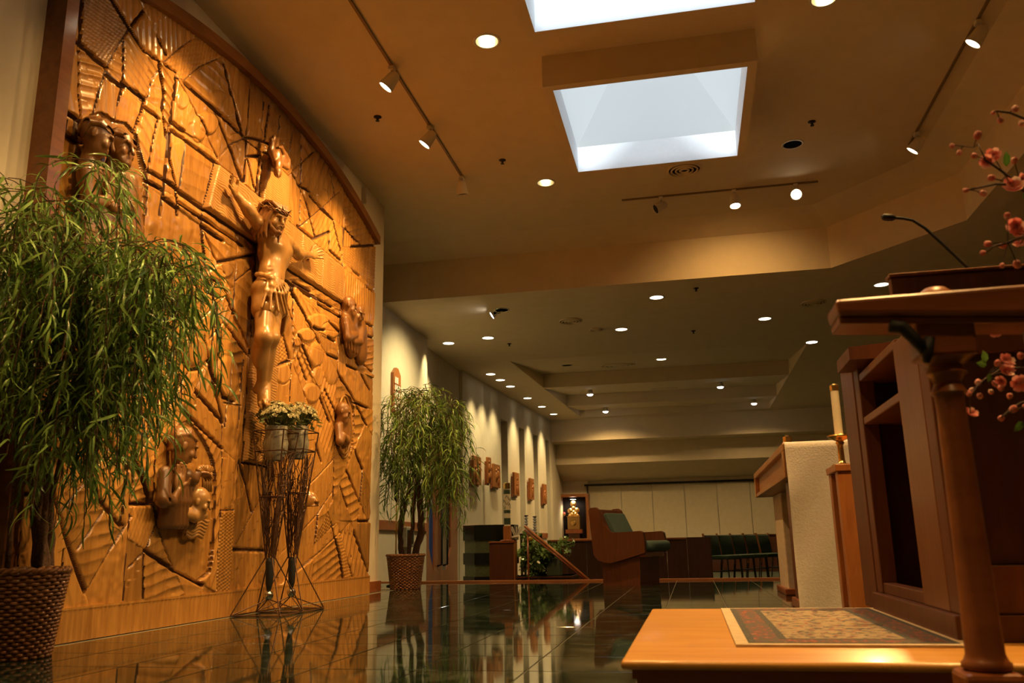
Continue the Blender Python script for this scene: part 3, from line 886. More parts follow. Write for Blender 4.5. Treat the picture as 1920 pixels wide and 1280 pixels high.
# height field
rs = np.random.default_rng(5)
def vnoise(scale, seed):
    r = np.random.default_rng(seed)
    gu, gv = int((U[-1] - U[0]) / scale) + 3, int((V_[-1] - V_[0]) / scale) + 3
    g = r.standard_normal((gu, gv))
    x, y = (UU - U[0]) / scale, (VV - V_[0]) / scale
    i, j = x.astype(int), y.astype(int); fx, fy = x - i, y - j
    fx, fy = fx * fx * (3 - 2 * fx), fy * fy * (3 - 2 * fy)
    return (g[i, j] * (1 - fx) + g[i + 1, j] * fx) * (1 - fy) + (g[i, j + 1] * (1 - fx) + g[i + 1, j + 1] * fx) * fy
N1, N2, N3 = vnoise(0.35, 1), vnoise(0.09, 2), vnoise(0.035, 3)
HF = np.zeros((nu, nv), np.float32)
for k in range(1, NCOMP):
    m = comp == k
    if not m.any(): continue
    if k == NCOMP - 1:
        h = 0.030 + 0.0022 * np.sin((VV[m] + 0.012 * N2[m] + 0.10 * UU[m]) * 2 * math.pi / 0.020)
    elif k >= NCOMP - 1 - len(NICHES):
        h = -0.016 + 0.0018 * N2[m] + 0.0016 * N3[m]
    else:
        cu, cv = UU[m].mean(), VV[m].mean()
        st = rs.random()
        ang = math.radians(rs.choice([-28, -20, -12, 18, 70, 80, -62]) + rs.normal(0, 6))
        wl = rs.uniform(0.055, 0.10)
        uu = UU[m] + 0.015 * N1[m]; vv = VV[m] + 0.015 * N1[m] + 0.003 * N2[m]
        ph = (uu * math.sin(ang) + vv * math.cos(ang)) / wl + rs.random()
        al = (uu * math.cos(ang) - vv * math.sin(ang))
        row = np.floor(al / rs.uniform(0.13, 0.22) + 0.25 * np.floor(ph))
        f = (ph + 0.37 * np.sin(row * 12.9)) % 1.0
        if st < 0.70:
            h = -rs.uniform(0.009, 0.017) * (1 - (2 * f - 1) ** 2) * (0.7 + 0.3 * np.sin(row * 7.7)) * (0.55 + 0.5 * f) + 0.004
        elif st < 0.80:
            wl2 = rs.uniform(0.022, 0.035)
            h = 0.0035 * np.sin((uu * math.sin(ang) + vv * math.cos(ang)) * 6.283 / wl2) * np.cos((uu * math.cos(ang) - vv * math.sin(ang)) * 6.283 / (wl2 * 2.2))
        else:
            h = 0.003 * N2[m] + 0.0015 * N3[m]
        h = h + rs.uniform(-0.005, 0.006) + rs.normal(0, 0.016) * (UU[m] - cu) + rs.normal(0, 0.016) * (VV[m] - cv)
    HF[m] = h
# carved clouds and hearts
clouds = [('A', 1090, 600, 40, 60, .02), ('A', 1190, 770, 45, 85, .022), ('A', 1250, 740, 60, 70, .02), ('A', 1310, 600, 60, 60, .014), ('A', 1370, 640, 50, 70, .014), ('B', 500, 560, 45, 30, .014),
          ('B', 1085, 960, 40, 60, .016), ('C', 380, 340, 60, 50, .02), ('C', 330, 370, 50, 40, .018), ('C', 215, 830, 70, 95, .02), ('C', 400, 980, 75, 130, .018), ('C', 950, 650, 70, 50, .02), ('C', 1020, 700, 60, 55, .018),
          ('C', 880, 730, 55, 40, .022), ('C', 935, 850, 40, 80, .022), ('C', 945, 980, 30, 70, .02), ('C', 1030, 920, 50, 110, .016), ('C', 730, 960, 50, 70, .022), ('C', 910, 1080, 50, 60, .02), ('C', 820, 770, 30, 30, .02),
          ('C', 30, 800, 50, 70, .018), ('D', 130, 560, 5, 5, 0), ('C', 430, 540, 5, 5, 0)]
for c, x, y, rx, ry, hh in clouds:
    p0 = w2(c, (x, y)); px_ = w2(c, (x + rx, y)); py_ = w2(c, (x, y + ry))
    e1 = np.array(px_) - p0; e2 = np.array(py_) - p0
    Mx = np.linalg.inv(np.array([e1, e2]).T)
    a = Mx[0, 0] * (UU - p0[0]) + Mx[0, 1] * (VV - p0[1]); b = Mx[1, 0] * (UU - p0[0]) + Mx[1, 1] * (VV - p0[1])
    q = a * a + b * b
    mm = (q < 1) & ~iscross
    dome = np.clip(1 - q, 0, 1)
    HF = np.where(mm, HF * 0.2 + hh * 0.75 * np.minimum(1, dome * 2.2) ** 0.6, HF)
# grooves: bevelled shoulders
HF -= (0.036 * np.exp(-(DG / 0.0105) ** 2)).astype(np.float32)
HF -= (0.010 * np.exp(-(DJ / 0.006) ** 2)).astype(np.float32)
HF -= np.where(DX < 0.008, 0.0035 * (1 - DX / 0.008), 0)
HF = np.clip(HF, -0.043, 0.034)
XX = RX + HF
# one mesh per panel
ci = comp[:-1, :-1]; vq = valid[:-1, :-1] & valid[1:, :-1] & valid[:-1, 1:] & valid[1:, 1:]
vid = np.arange(nu * nv).reshape(nu, nv)
fl_ = components(vq & (ci > 0), ci)
ids2, inv2 = np.unique(fl_, return_inverse=True); inv2 = inv2.reshape(ci.shape); sz2 = np.bincount(inv2.ravel())
ncr = ci == NCOMP - 1
ci = np.where(ncr, ci, np.where(sz2[inv2] < 40, 0, inv2 + NCOMP)); ci[fl_ == 0] = 0
NALL = int(ci.max()) + 1
P3 = np.stack([XX, UU, VV], -1).reshape(-1, 3)
for k in range(0, NALL):
    if k and k < NCOMP - 1: continue
    m = np.argwhere((ci == k) & vq)
    if len(m) < 3: continue
    i, j = m[:, 0], m[:, 1]
    q = np.stack([vid[i, j], vid[i + 1, j], vid[i + 1, j + 1], vid[i, j + 1]], 1)
    uq, iv = np.unique(q.ravel(), return_inverse=True)
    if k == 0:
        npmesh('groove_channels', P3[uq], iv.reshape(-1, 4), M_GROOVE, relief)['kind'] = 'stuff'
    elif k == NCOMP - 1:
        o = npmesh('cross', P3[uq], iv.reshape(-1, 4), M_CROSSW, relief); o['label'] = 'tall cross with finely tooled surface'
    else:
        npmesh('carved_panel', P3[uq], iv.reshape(-1, 4), M_RELIEF, relief)
# ------------------------------------------------------------------ the crucified figure
def J(px, py, off=0.0): return onX(px, py, RX + off)
def frame_from(f, upv=(0, 0, 1)):
    f = np.array(f, float); f /= np.linalg.norm(f)
    r = np.cross(f, upv); r /= np.linalg.norm(r)
    return f, r, np.cross(r, f)

def head(fl, c, f, s=1.0, beard=True, k=0.012, bald=False):
    # c centre of the skull, f facing direction, s scale (1 = 0.22 m tall head)
    f, r, u = frame_from(f)
    R = [f, r, u]
    P = lambda a, b, d: np.array(c) + s * (a * f + b * r + d * u)
    fl.ell(P(-.008, 0, .022), (.096 * s, .074 * s, .090 * s), k, R)
    fl.ell(P(.022, 0, -.045), (.062 * s, .056 * s, .070 * s), k * 1.5, R)         # jaw
    fl.cap(P(.084, -.034, .026), P(.084, .034, .026), .013 * s, None, .010 * s)       # brow
    for e in (-1, 1):
        fl.ell(P(.094, e * .031, .003), (.030 * s, .023 * s, .017 * s), .006 * s, R, sub=True)
        fl.ell(P(.070, e * .031, .001), (.013 * s, .016 * s, .009 * s), .003 * s, R)  # eyelid
        fl.ell(P(.064, e * .040, -.030), (.022 * s, .022 * s, .026 * s), .012 * s, R)  # cheek
    fl.cap(P(.090, 0, .014), P(.108, 0, -.024), .008 * s, .013 * s, .010 * s)       # nose
    fl.cap(P(.092, -.018, -.056), P(.092, .018, -.056), .006 * s, None, .006 * s, sub=True)
    fl.cap(P(.086, -.016, -.049), P(.086, .016, -.049), .007 * s, None, .006 * s)
    fl.cap(P(.083, -.014, -.064), P(.083, .014, -.064), .008 * s, None, .006 * s)
    for e in (-1, 1):
        fl.ell(P(-.005, e * .076, -.008), (.018 * s, .008 * s, .028 * s), .006 * s, R)
    if beard:
        fl.cap(P(.072, 0, -.085), P(.066, 0, -.118), .032 * s, .018 * s, .02 * s)
        for e in (-1, 1):
            fl.cap(P(.045, e * .045, -.050), P(.066, e * .018, -.095), .020 * s, .022 * s, .015 * s)

def hand(fl, wrist, dirv, palmn, s=1.0, spread=0.32, curl=0.5, thumb=1):
    d = np.array(dirv, float); d /= np.linalg.norm(d)
    n = np.array(palmn, float); n -= d * (n @ d); n /= np.linalg.norm(n)
    l = np.cross(n, d)
    w = np.array(wrist)
    pc = w + d * 0.055 * s
    R = [d, l, n]
    fl.ell(pc, (.056 * s, .042 * s, .017 * s), .012, R)
    for i, (o, ln, sp) in enumerate(((-.030, .074, -1.2), (-.010, .088, -.35), (.010, .084, .35), (.029, .066, 1.2))):
        b = w + d * .090 * s + l * o * s
        dd = d + l * sp * spread * 0.5; dd /= np.linalg.norm(dd)
        p1 = b + dd * ln * .45 * s
        d2 = dd * math.cos(curl) + n * math.sin(curl)
        p2 = p1 + d2 * ln * .33 * s
        d3 = dd * math.cos(2 * curl) + n * math.sin(2 * curl)
        p3 = p2 + d3 * ln * .28 * s
        fl.chain([b - dd * .02 * s, p1, p2, p3], [.0105 * s, .0098 * s, .0092 * s, .008 * s], .004)
    tb = w + d * .035 * s + l * thumb * .032 * s
    t1 = tb + (d * .55 + l * thumb * .8 + n * .2) * .036 * s
    t2 = t1 + (d * .85 + l * thumb * .3 + n * .3) * .034 * s
    fl.chain([tb, t1, t2], [.015 * s, .0125 * s, .010 * s], .006)

fig = thing('crucified_figure', 'carved wooden crucified man hanging on the tooled cross', 'statue', J(500, 770, 0.06))
fl = Field((RX - 0.01, 4.60, 1.30), (RX + 0.42, 6.95, 3.35), 0.0065)
hd = J(512, 411, 0.20); neck = J(514, 446, 0.15)
shL, shR = J(498, 437, 0.12), J(533, 455, 0.12)
elL, elR = J(468, 397, 0.11), J(560, 477, 0.13)
wrL, wrR = J(444, 366, 0.075), J(582, 478, 0.085)
chest, waist, hips = J(514, 478, 0.13), J(509, 516, 0.14), J(504, 548, 0.13)
hpL, hpR = J(498, 552, 0.125), J(514, 553, 0.125)
knL, knR = J(494, 632, 0.20), J(507, 632, 0.20)
anL, anR = J(490, 722, 0.11), J(499, 722, 0.12)
# trunk
fl.ell(chest + np.array([0, 0, .02]), (.105, .165, .17), .03)
fl.ell(chest + np.array([.03, -.07, .05]), (.075, .08, .065), .03)
fl.ell(chest + np.array([.03, .07, .05]), (.075, .08, .065), .03)
fl.ell(waist, (.085, .125, .13), .05)
fl.ell(hips, (.10, .150, .11), .05)
fl.cap(neck + np.array([-.02, 0, -.06]), neck + np.array([.01, 0, .05]), .058, .050, .03)
fl.cap(shL, shR, .062, .062, .06)
for e in (-1, 1):        # collar bones and ribs
    sh = shL if e < 0 else shR
    fl.cap(neck + np.array([.045, e * .015, -.055]), sh + np.array([.055, -e * .03, .01]), .013, .011, .012)
    for i in range(4):
        z = -.050 - i * .034
        a = chest + np.array([.120 - .006 * i, e * .030, z + .022]); b = chest + np.array([.050, e * .160, z - .030])
        m_ = (a + b) / 2 + np.array([.035, e * .012, .004])
        fl.chain_sub([a, m_, b], .010, .010)
fl.chain_sub([chest + np.array([.125, 0, .06]), waist + np.array([.095, 0, .04]), waist + np.array([.092, 0, -.05])], .006, .014)
fl.ell(waist + np.array([.088, 0, -.045]), (.014, .010, .012), .006, sub=True)
# arms
for sh, el, wr in ((shL, elL, wrL), (shR, elR, wrR)):
    fl.ell(sh, (.065, .065, .065), .03)
    fl.cap(sh, el, .054, .043, .03); fl.ell((sh * .55 + el * .45) + np.array([.018, 0, .0]), (.040, .06, .040), .03)
    fl.cap(el, wr, .043, .027, .025); fl.ell((el * .72 + wr * .28) + np.array([.01, 0, 0]), (.038, .05, .036), .025)
hand(fl, wrL, J(437, 350, 0.09) - wrL, (1, 0, 0), 1.0, 0.45, 0.16, -1)
hand(fl, wrR, J(597, 475, 0.10) - wrR, (1, 0, 0.1), 1.0, 0.30, 0.28, 1)
# legs
for hp, kn, an, ax in ((hpL, knL, anL, -1), (hpR, knR, anR, 1)):
    fl.cap(hp, kn, .083, .056, .04); fl.ell(kn + np.array([.016, 0, 0]), (.052, .050, .060), .025)
    fl.cap(kn, an, .053, .031, .03); fl.ell(kn * .70 + an * .30 + np.array([-.028, 0, 0]), (.052, .050, .12), .03)
fL, fR = J(491, 757, 0.13), J(499, 752, 0.165)
for an, ft in ((anL, fL), (anR, fR)):
    fl.cap(an, an + np.array([-.03, 0, -.03]), .034, .032, .02)
    fl.cap(an, ft, .034, .030, .02)
    for t in range(5):
        b = ft + np.array([0, -.03 + t * .015, 0])
        dd = (ft - an) / np.linalg.norm(ft - an)
        fl.cap(b, b + dd * (.040 - .004 * abs(t - 1)) + np.array([.012, 0, 0]), .0115, .009, .005)
head(fl, hd, (1, -0.30, -0.30), 1.0, False, .010)
fl.mesh('body', M_FIGURE, fig)
# hair
f, r, u = frame_from((1, -0.30, -0.30)); HP = lambda a, b, d: hd + a * f + b * r + d * u
h2 = Field(hd - 0.24, hd + 0.24, 0.005)
h2.ell(HP(-.016, 0, .032), (.100, .080, .088), .01, [f, r, u])
h2.ell(HP(.105, 0, -.012), (.085, .066, .092), .006, [f, r, u], sub=True)
for e in (-1, 1):
    for i in range(4):
        a0 = HP(.040 - i * .028, e * .062, .060)
        a1 = HP(.026 - i * .028, e * (.078 + .004 * (i % 2)), -.03)
        a2 = HP(.030 - i * .030, e * .070, -.105 - .012 * i)
        a3 = HP(.046 - i * .034, e * .060, -.150 - .01 * i)
        h2.chain([a0, a1, a2, a3], [.016, .016, .014, .007], .006)
    h2.chain([HP(.040, e * .060, -.030), HP(.058, e * .046, -.068), HP(.078, e * .020, -.094)], [.010, .014, .016], .006)   # beard along the jaw
    h2.chain([HP(.096, e * .004, -.042), HP(.090, e * .026, -.058)], [.006, .004], .003)
h2.chain([HP(.082, 0, -.088), HP(.074, 0, -.120)], [.020, .008], .008)
for i in range(7):
    a = (i - 3) * .020
    h2.chain([HP(.074, a * .9, .078), HP(.025, a * 1.15, .112), HP(-.03, a * 1.25, .112), HP(-.08, a * 1.3, .075), HP(-.095, a * 1.3, -.05), HP(-.085, a * 1.2, -.13)], [.009, .011, .012, .014, .016, .012], .005)
h2.mesh('hair', M_FIGDARK, fig)
# crown of thorns: three twisted strands with spikes
mb = MB()
for s_ in range(3):
    pts = []
    for i in range(49):
        a = 2 * math.pi * i / 48
        ph = a * 5 + s_ * 2.09
        pts.append(HP((.104 + .006 * math.cos(ph)) * math.cos(a) - .012, (.086 + .006 * math.cos(ph)) * math.sin(a), .066 + .030 * -math.cos(a) * .4 + .010 * math.sin(ph)))
    mb.tube(pts, 0.0062, 6)
for i in range(16):
    a = 2 * math.pi * i / 16 + .2
    b = HP(.110 * math.cos(a) - .012, .094 * math.sin(a), .072)
    o = HP(.140 * math.cos(a + .25) - .012,   .122 * math.sin(a + .25), .072 + .022 * (-1) ** i)
    mb.tube([b, o], [.006, .0015], 5)
mb.build('crown_of_thorns', M_FIGDARK, fig, True, world=True)
# loincloth: wrapped cloth with folds fanning out from the knot
lc = Field(hips - np.array([.2, .36, .40]), hips + np.array([.24, .36, .26]), 0.006)
wl0, hm0 = J(507, 527, .14), J(502, 588, .15)
lc.ell(hips + np.array([0, 0, .005]), (.112, .164, .100), .03)
for hp, kn in ((hpL, knL), (hpR, knR)):
    lc.cap(hp, hp + (kn - hp) * .36, .098, .094, .03)
lc.ell((hpL + hpR) / 2 + np.array([.01, 0, -.09]), (.09, .13, .09), .03)
def LP(th, q, k=1.0):
    # point on the cloth: th angle round the hips, q 0 waist .. 1 hem
    c_ = wl0 + (hm0 - wl0) * q; th = math.radians(th)
    return c_ + np.array([(.106 + .010 * q) * k * math.cos(th), (.150 + .028 * q) * k * math.sin(th), 0])
for i, (th1, q1) in enumerate(((-70, 1.0), (-45, 1.05), (-20, 1.02), (5, 1.0), (28, .95), (50, .80), (66, .58), (80, .34))):
    p0_ = LP(-52, .10, 1.05); p1_ = LP(-52 + (th1 + 52) * .5, .10 + (q1 - .10) * .45, 1.13); p2_ = LP(th1, q1, 1.04)
    p0_ = LP(-60 + 9 * i, .06 + .01 * i, 1.03)
    lc.chain([p0_, p1_, p2_], [.009, .013, .010], .014)
    lc.chain_sub([LP(-52 + (th1 + 46) * .35, .10 + (q1 - .10) * .40, 1.10), LP(th1 - 9, q1 * .98, 1.06)], .006, .010)
for dz in (0, .022):
    lc.chain([LP(th_, .02 + dz * 2 + .10 * math.sin(math.radians(th_ + 50)), 1.0) for th_ in range(-110, 111, 20)], [.012] * 12, .012)
kn_ = LP(-52, .10, 1.1)
lc.ell(kn_, (.030, .034, .030), .01)
for k in range(3):
    lc.chain([kn_, kn_ + np.array([.018, -.018 + .016 * k, -.06]), kn_ + np.array([.004, -.030 + .024 * k, -.14 - .015 * k])], [.012, .014, .008], .012)
for k in range(4):
    b = LP(62 + 6 * k, .55, 1.02)
    lc.chain([b, b + np.array([.014, .006, -.09]), b + np.array([-.005, .010, -.20 - .012 * k])], [.014, .017, .007], .006)
lc.mesh('loincloth', M_FIGURE, fig)

# ------------------------------------------------------------------ bas-relief figures carved on the panels
def rel(px, py, off): return J(px, py, off)
# couple at the upper left (two haloed heads, robed bodies)
CF = ((RX - .04, 3.45, 1.70), (RX + .24, 4.45, 3.05), 0.006)
cp_, cr_ = Field(*CF), Field(*CF)
hA, hB = rel(187, 256, .11), rel(230, 276, .12)
for hc, dirn, sc in ((hA, (.75, .72, -.25), 1.0), (hB, (.95, .15, -.12), 1.0)):
    head(cp_, hc, dirn, sc, hc is hB, .012)
    cp_.cap(hc + np.array([-.02, 0, -.06]), hc + np.array([-.04, 0, -.16]), .044, .052, .015)
cr_.ell(rel(184, 338, .075), (.070, .13, .12), .03); cr_.ell(rel(234, 354, .08), (.070, .13, .12), .03)
for k in range(11):
    q_ = math.sin(math.pi * (k + .6) / 11.2)
    cr_.chain([rel(170 + k * 8, 345 + 10 * (1 - q_), .05 + .03 * q_), rel(164 + k * 9.5, 430, .055 + .04 * q_), rel(160 + k * 10, 540, .05 + .03 * q_)], [.045, .050, .050], .014)
for a, m_, c in (((168, 322), (178, 378), (206, 376)), ((252, 340), (250, 388), (222, 387))):
    cr_.chain([rel(*a, .105), rel(*m_, .135), rel(*c, .15)], [.046, .042, .032], .014)
cp_.cap(rel(206, 376, .15), rel(213, 370, .155), .024, .020, .01); hand(cp_, rel(213, 370, .155), (0, .3, 1), (1, 0, 0), .9, .08, .2, 1)
for k in range(9):
    x = 166 + k * 11
    cr_.chain_sub([rel(x + 8, 398, .15), rel(x + 4, 440, .145), rel(x, 510, .13)], .009, .012)
for k in range(4):
    cr_.chain_sub([rel(165 + 4 * k, 335 + 10 * k, .16), rel(178 + 4 * k, 362 + 8 * k, .185)], .007, .008)
    cr_.chain_sub([rel(257 - 4 * k, 352 + 8 * k, .16), rel(244 - 4 * k, 376 + 6 * k, .185)], .007, .008)
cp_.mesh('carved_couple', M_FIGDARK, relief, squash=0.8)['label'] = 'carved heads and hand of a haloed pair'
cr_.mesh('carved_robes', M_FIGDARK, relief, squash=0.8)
hair2 = Field((RX - .02, 3.50, 2.45), (RX + .2, 4.45, 3.05), .006)
for hc, dirn in ((hA, (.75, .72, -.25)), (hB, (.95, .15, -.12))):
    f_, r_, u_ = frame_from(dirn)
    q = lambda a, b, d: hc + a * f_ + b * r_ + d * u_
    for i in range(9):
        a = math.radians(-80 + 20 * i)
        hair2.chain([q(.075, .05 * math.sin(a), .055), q(.01, .074 * math.sin(a), .085 * math.cos(a) * .6 + .045), q(-.06, .07 * math.sin(a), .03), q(-.07, .06 * math.sin(a), -.04)], [.012, .016, .02, .016], .008)
hair2.mesh('carved_hair', M_FIGDARK, relief, squash=0.8)
# baptism scene, lower middle
BF = ((RX - .04, 4.20, .55), (RX + .24, 5.35, 1.62), .0055)
rb, bp, bw = Field(*BF), Field(*BF), Field(*BF)
hC = rel(349, 836, .11)
head(bp, hC, (.55, .85, -.35), 1.0, False)
bp.cap(hC + np.array([-.02, -.02, -.06]), rel(342, 876, .08), .044, .048, .015)
for k in range(9):
    q_ = math.sin(math.pi * (k + .6) / 9.2)
    rb.chain([rel(318 + k * 5.2, 896 - 10 * q_, .05 + .05 * q_), rel(313 + k * 6.2, 940, .05 + .06 * q_), rel(308 + k * 7.0, 982, .045 + .05 * q_)], [.036, .036, .034], .012)
rb.chain([rel(316, 888, .11), rel(315, 935, .135), rel(333, 940, .16)], [.048, .048, .036], .014)           # near sleeve
rb.chain([rel(358, 892, .10), rel(370, 898, .115), rel(378, 888, .125)], [.044, .038, .026], .014)
for k in range(6):      # folds cut into the robe
    x = 326 + k * 6
    rb.chain_sub([rel(x + 4, 905 + 6 * (k % 2), .155), rel(x - 1, 940, .160), rel(x - 3, 984, .145)], .010, .008)
for k in range(4):
    rb.chain_sub([rel(309 + 5 * k, 900 + 9 * k, .165), rel(322 + 4 * k, 926 + 6 * k, .190)], .007, .008)
rb.chain([rel(328, 880, .105), rel(343, 886, .125), rel(356, 880, .11)], [.014, .016, .014], .004)          # collar
bp.chain([rel(333, 940, .16), rel(345, 919, .175)], [.025, .020], .008)
hand(bp, rel(345, 919, .175), (0, .10, 1), (.8, -.5, 0), .9, .06, .10, -1)
hand(bp, rel(379, 886, .125), (0, 1, -.1), (.2, 0, -1), .8, .1, .45, 1)
hD = rel(380, 940, .12)
head(bw, hD, (.75, .55, -.25), .80, False)
bw.ell(rel(367, 962, .085), (.06, .10, .055), .02); bw.chain([rel(352, 962, .09), rel(372, 968, .12), rel(390, 966, .11)], [.036, .034, .024], .015)
rb.mesh('carved_robe', M_ROBE, relief, squash=0.8)
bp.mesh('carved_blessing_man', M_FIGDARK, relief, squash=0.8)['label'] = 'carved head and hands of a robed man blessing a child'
bw.mesh('carved_child', M_FIGURE, relief, squash=0.8)
bh = Field(hC - .2, hC + .2, .0055); f_, r_, u_ = frame_from((.55, .85, -.35)); q = lambda a, b, d: hC + a * f_ + b * r_ + d * u_
bh.ell(q(-.018, 0, .034), (.096, .078, .086), .01, [f_, r_, u_]); bh.ell(q(.095, 0, -.03), (.09, .07, .10), .01, [f_, r_, u_], sub=True)
for i in range(9):
    a = math.radians(-80 + 20 * i)
    bh.chain([q(.065, .05 * math.sin(a), .06), q(.0, .074 * math.sin(a), .062 + .05 * math.cos(a)), q(-.075, .064 * math.sin(a), .03), q(-.072, .05 * math.sin(a), -.05)], [.009, .011, .012, .01], .006)
bh.mesh('carved_hair', M_FIGDARK, relief, squash=0.8)
mb = MB()     # water waves and poured stream, lens-shaped niche rim
for k in range(6):
    y0 = 975 + k * 6
    mb.tube([rel(338 + i * 4.4 + k * 2, y0 + 3.0 * math.sin(i * 1.25 + k), .028) for i in range(13 - k)], .011, 6)
mb.build('carved_waves', M_FIGURE, relief, True, world=True)
mb = MB()
for k in range(5): mb.tube([rel(380 + k * 4, 882, .06), rel(381 + k * 3.6, 905, .05), rel(380 + k * 3.8, 922, .05)], .008, 6)
mb.build('carved_stream', M_FIGURE, relief, True, world=True)
mb = MB()
for k in range(9):
    a = math.pi * k / 8
    mb.tube([rel(384, 886, .10), rel(384 + 14 * math.cos(a), 880 - 8 * math.sin(a), .105)], [.012, .014], 6)
mb.build('carved_shell', M_RELIEF, relief, True, world=True)

# dove above the cross
dv = Field((RX - .02, 5.30, 2.95), (RX + .24, 6.55, 3.75), .0065)
dv.chain([rel(528, 325, .16), rel(527, 308, .13), rel(523, 290, .10), rel(521, 272, .07)], [.026, .038, .046, .022], .02)
dv.ell(rel(529, 322, .165), (.036, .036, .036), .02); dv.cap(rel(530, 327, .18), rel(532, 334, .19), .014, .004, .01)
for pts in ([(520, 300), (514, 280), (520, 258), (524, 252)], [(521, 298), (516, 276), (516, 262)], [(530, 300), (540, 292), (534, 276), (530, 274)], [(531, 302), (545, 300), (541, 287)], [(530, 306), (544, 312), (548, 306)]):
    dv.chain([rel(*p, .11 + .012 * i) for i, p in enumerate(pts)], [.024, .026, .018, .006][:len(pts)], .012)
for k in range(3):
    dv.chain([rel(522, 274, .08), rel(519 + 3 * k, 256, .06)], [.022, .010], .012)
dv.mesh('carved_dove', M_FIGDARK, relief, squash=0.8)['label'] = 'carved dove diving above the cross'

# small couple and praying figure at the right
sm = Field((RX - .02, 6.85, 1.55), (RX + .20, 7.95, 2.75), .007)
hE, hF_ = rel(657, 573, .07), rel(675, 588, .07)
head(sm, hE, (.8, .5, -.1), .85, True); head(sm, hF_, (.8, -.3, -.3), .80, False)
sm.ell(rel(655, 610, .03), (.08, .16, .20), .04); sm.ell(rel(676, 625, .03), (.075, .13, .16), .04)
sm.ell(rel(660, 640, .025), (.07, .15, .16), .04); sm.ell(rel(677, 658, .025), (.07, .12, .14), .04)
sm.chain([rel(650, 600, .06), rel(656, 632, .10), rel(672, 628, .10)], [.05, .042, .03], .02); sm.chain([rel(682, 612, .06), rel(679, 640, .10), rel(668, 640, .10)], [.04, .036, .028], .02)
for k in range(5): sm.chain([rel(650 + 5 * k, 605 + 2 * k, .10), rel(653 + 5 * k, 650 + 3 * k, .085)], [.010, .012], .012)
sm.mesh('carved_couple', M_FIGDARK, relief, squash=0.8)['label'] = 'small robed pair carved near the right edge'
sm = Field((RX - .02, 6.65, .85), (RX + .20, 7.6, 1.85), .007)
hG = rel(646, 772, .07)
head(sm, hG, (.85, .4, -.35), .80, True)
sm.ell(rel(645, 806, .03), (.08, .14, .17), .04); sm.chain([rel(638, 800, .06), rel(642, 826, .10), rel(650, 818, .12)], [.045, .04, .028], .02)
sm.chain([rel(654, 802, .05), rel(654, 826, .09), rel(649, 816, .12)], [.04, .036, .026], .02)
sm.mesh('carved_saint', M_FIGDARK, relief, squash=0.8)['label'] = 'small praying figure in an oval, carved near the right edge'
mb = MB()
mb.tube([rel(645.5 + 11.5 * math.cos(t), 800 + 58 * math.sin(t), .012) for t in np.linspace(0, 2 * math.pi, 41)], .012, 6)
mb.tube([rel(645.5 + 8.5 * math.cos(t), 832 + 18 * math.sin(t), .03) for t in np.linspace(.2, 2.9, 16)], .010, 6)
mb.build('niche_rim', M_RELIEF, relief, True, world=True)
# tiny face low behind the flower stand
fc = Field((RX - .02, 6.0, .75), (RX + .15, 6.7, 1.35), .007)
head(fc, rel(574, 945, .03), (.95, .2, -.1), 1.05, True)
fc.mesh('carved_face', M_RELIEF, relief)
# ------------------------------------------------------------------ ceiling fixtures
def align(d):
    return Vector(d).normalized().to_track_quat('Z', 'Y').to_matrix()

def recessed(x, y, z, lit, label, group, r=0.085, deep=True):
    t = thing('recessed_light', label, 'ceiling light', (x, y, z), group=group)
    MB().lathe([(r, -0.001), (r, -0.006), (r + 0.018, -0.005), (r + 0.02, 0.0)], 28, caps=False).build('trim_ring', M_WHITE, t, True)
    if deep:
        MB().lathe([(r, -0.004), (r * .97, 0.04), (r * .72, 0.13), (r * .70, 0.135)], 28, caps=False).build('reflector', M_REFL if lit else M_DARKMETAL, t, True)
        b = MB(); b.ball((0, 0, 0.075), (r * .55, r * .55, .035), 14, 8)
        b.build('bulb', M_LAMPDIM if lit else M_CHROME, t, True)
    else:
        MB().lathe([(0.0001, -0.004), (r, -0.004)], 24).build('lamp_face', lit, t)
    return t
M_REFL = plain('can_reflector', (0.9, 0.84, 0.66), 0.28, metal=1.0)
for x, y, lit, lab in CANS_UP:
    recessed(x, y, ZC, lit, lab, 'recessed cans in the high ceiling')
    if lit: spot((x, y, ZC - 0.02), (x, y, 0), P_CAN * (0.2 if y < 1 else 1.15 if (x > 0 and 2 < y < 4) else 0.66), 104, 0.8, WARM, 0.05)

def track_head(base, aim, lit, label, group, length=0.15):
    # base: point on the track's underside
    t = thing('track_spotlight', label, 'spotlight', base, group=group)
    d = Vector(aim).normalized()
    MB().cbox(-0.022, 0.022, -0.03, 0.03, -0.03, 0.0, 0.004).build('adapter', M_WHITE, t)
    piv = Vector((0, 0, -0.105))
    back = piv - d * length * 0.45
    MB().tube([(0, 0, -0.028), (0, 0, -0.07), tuple(piv)], 0.008, 8).build('arm', M_WHITE, t, True)
    M = align(d)
    h = MB().lathe([(0.0001, 0.0), (0.026, 0.004), (0.040, 0.02), (0.048, 0.05), (0.056, length * .75), (0.062, length), (0.055, length), (0.050, length * .93)], 24, tuple(back), M, caps=False)
    h.build('housing', M_WHITE, t, True, auto=40)
    f = MB().lathe([(0.0001, length * .93), (0.052, length * .93)], 24, tuple(back), M)
    f.build('lamp_face', M_LAMP if lit else M_BLACK, t)
    return Vector(base) + back + d * (length + 0.012)

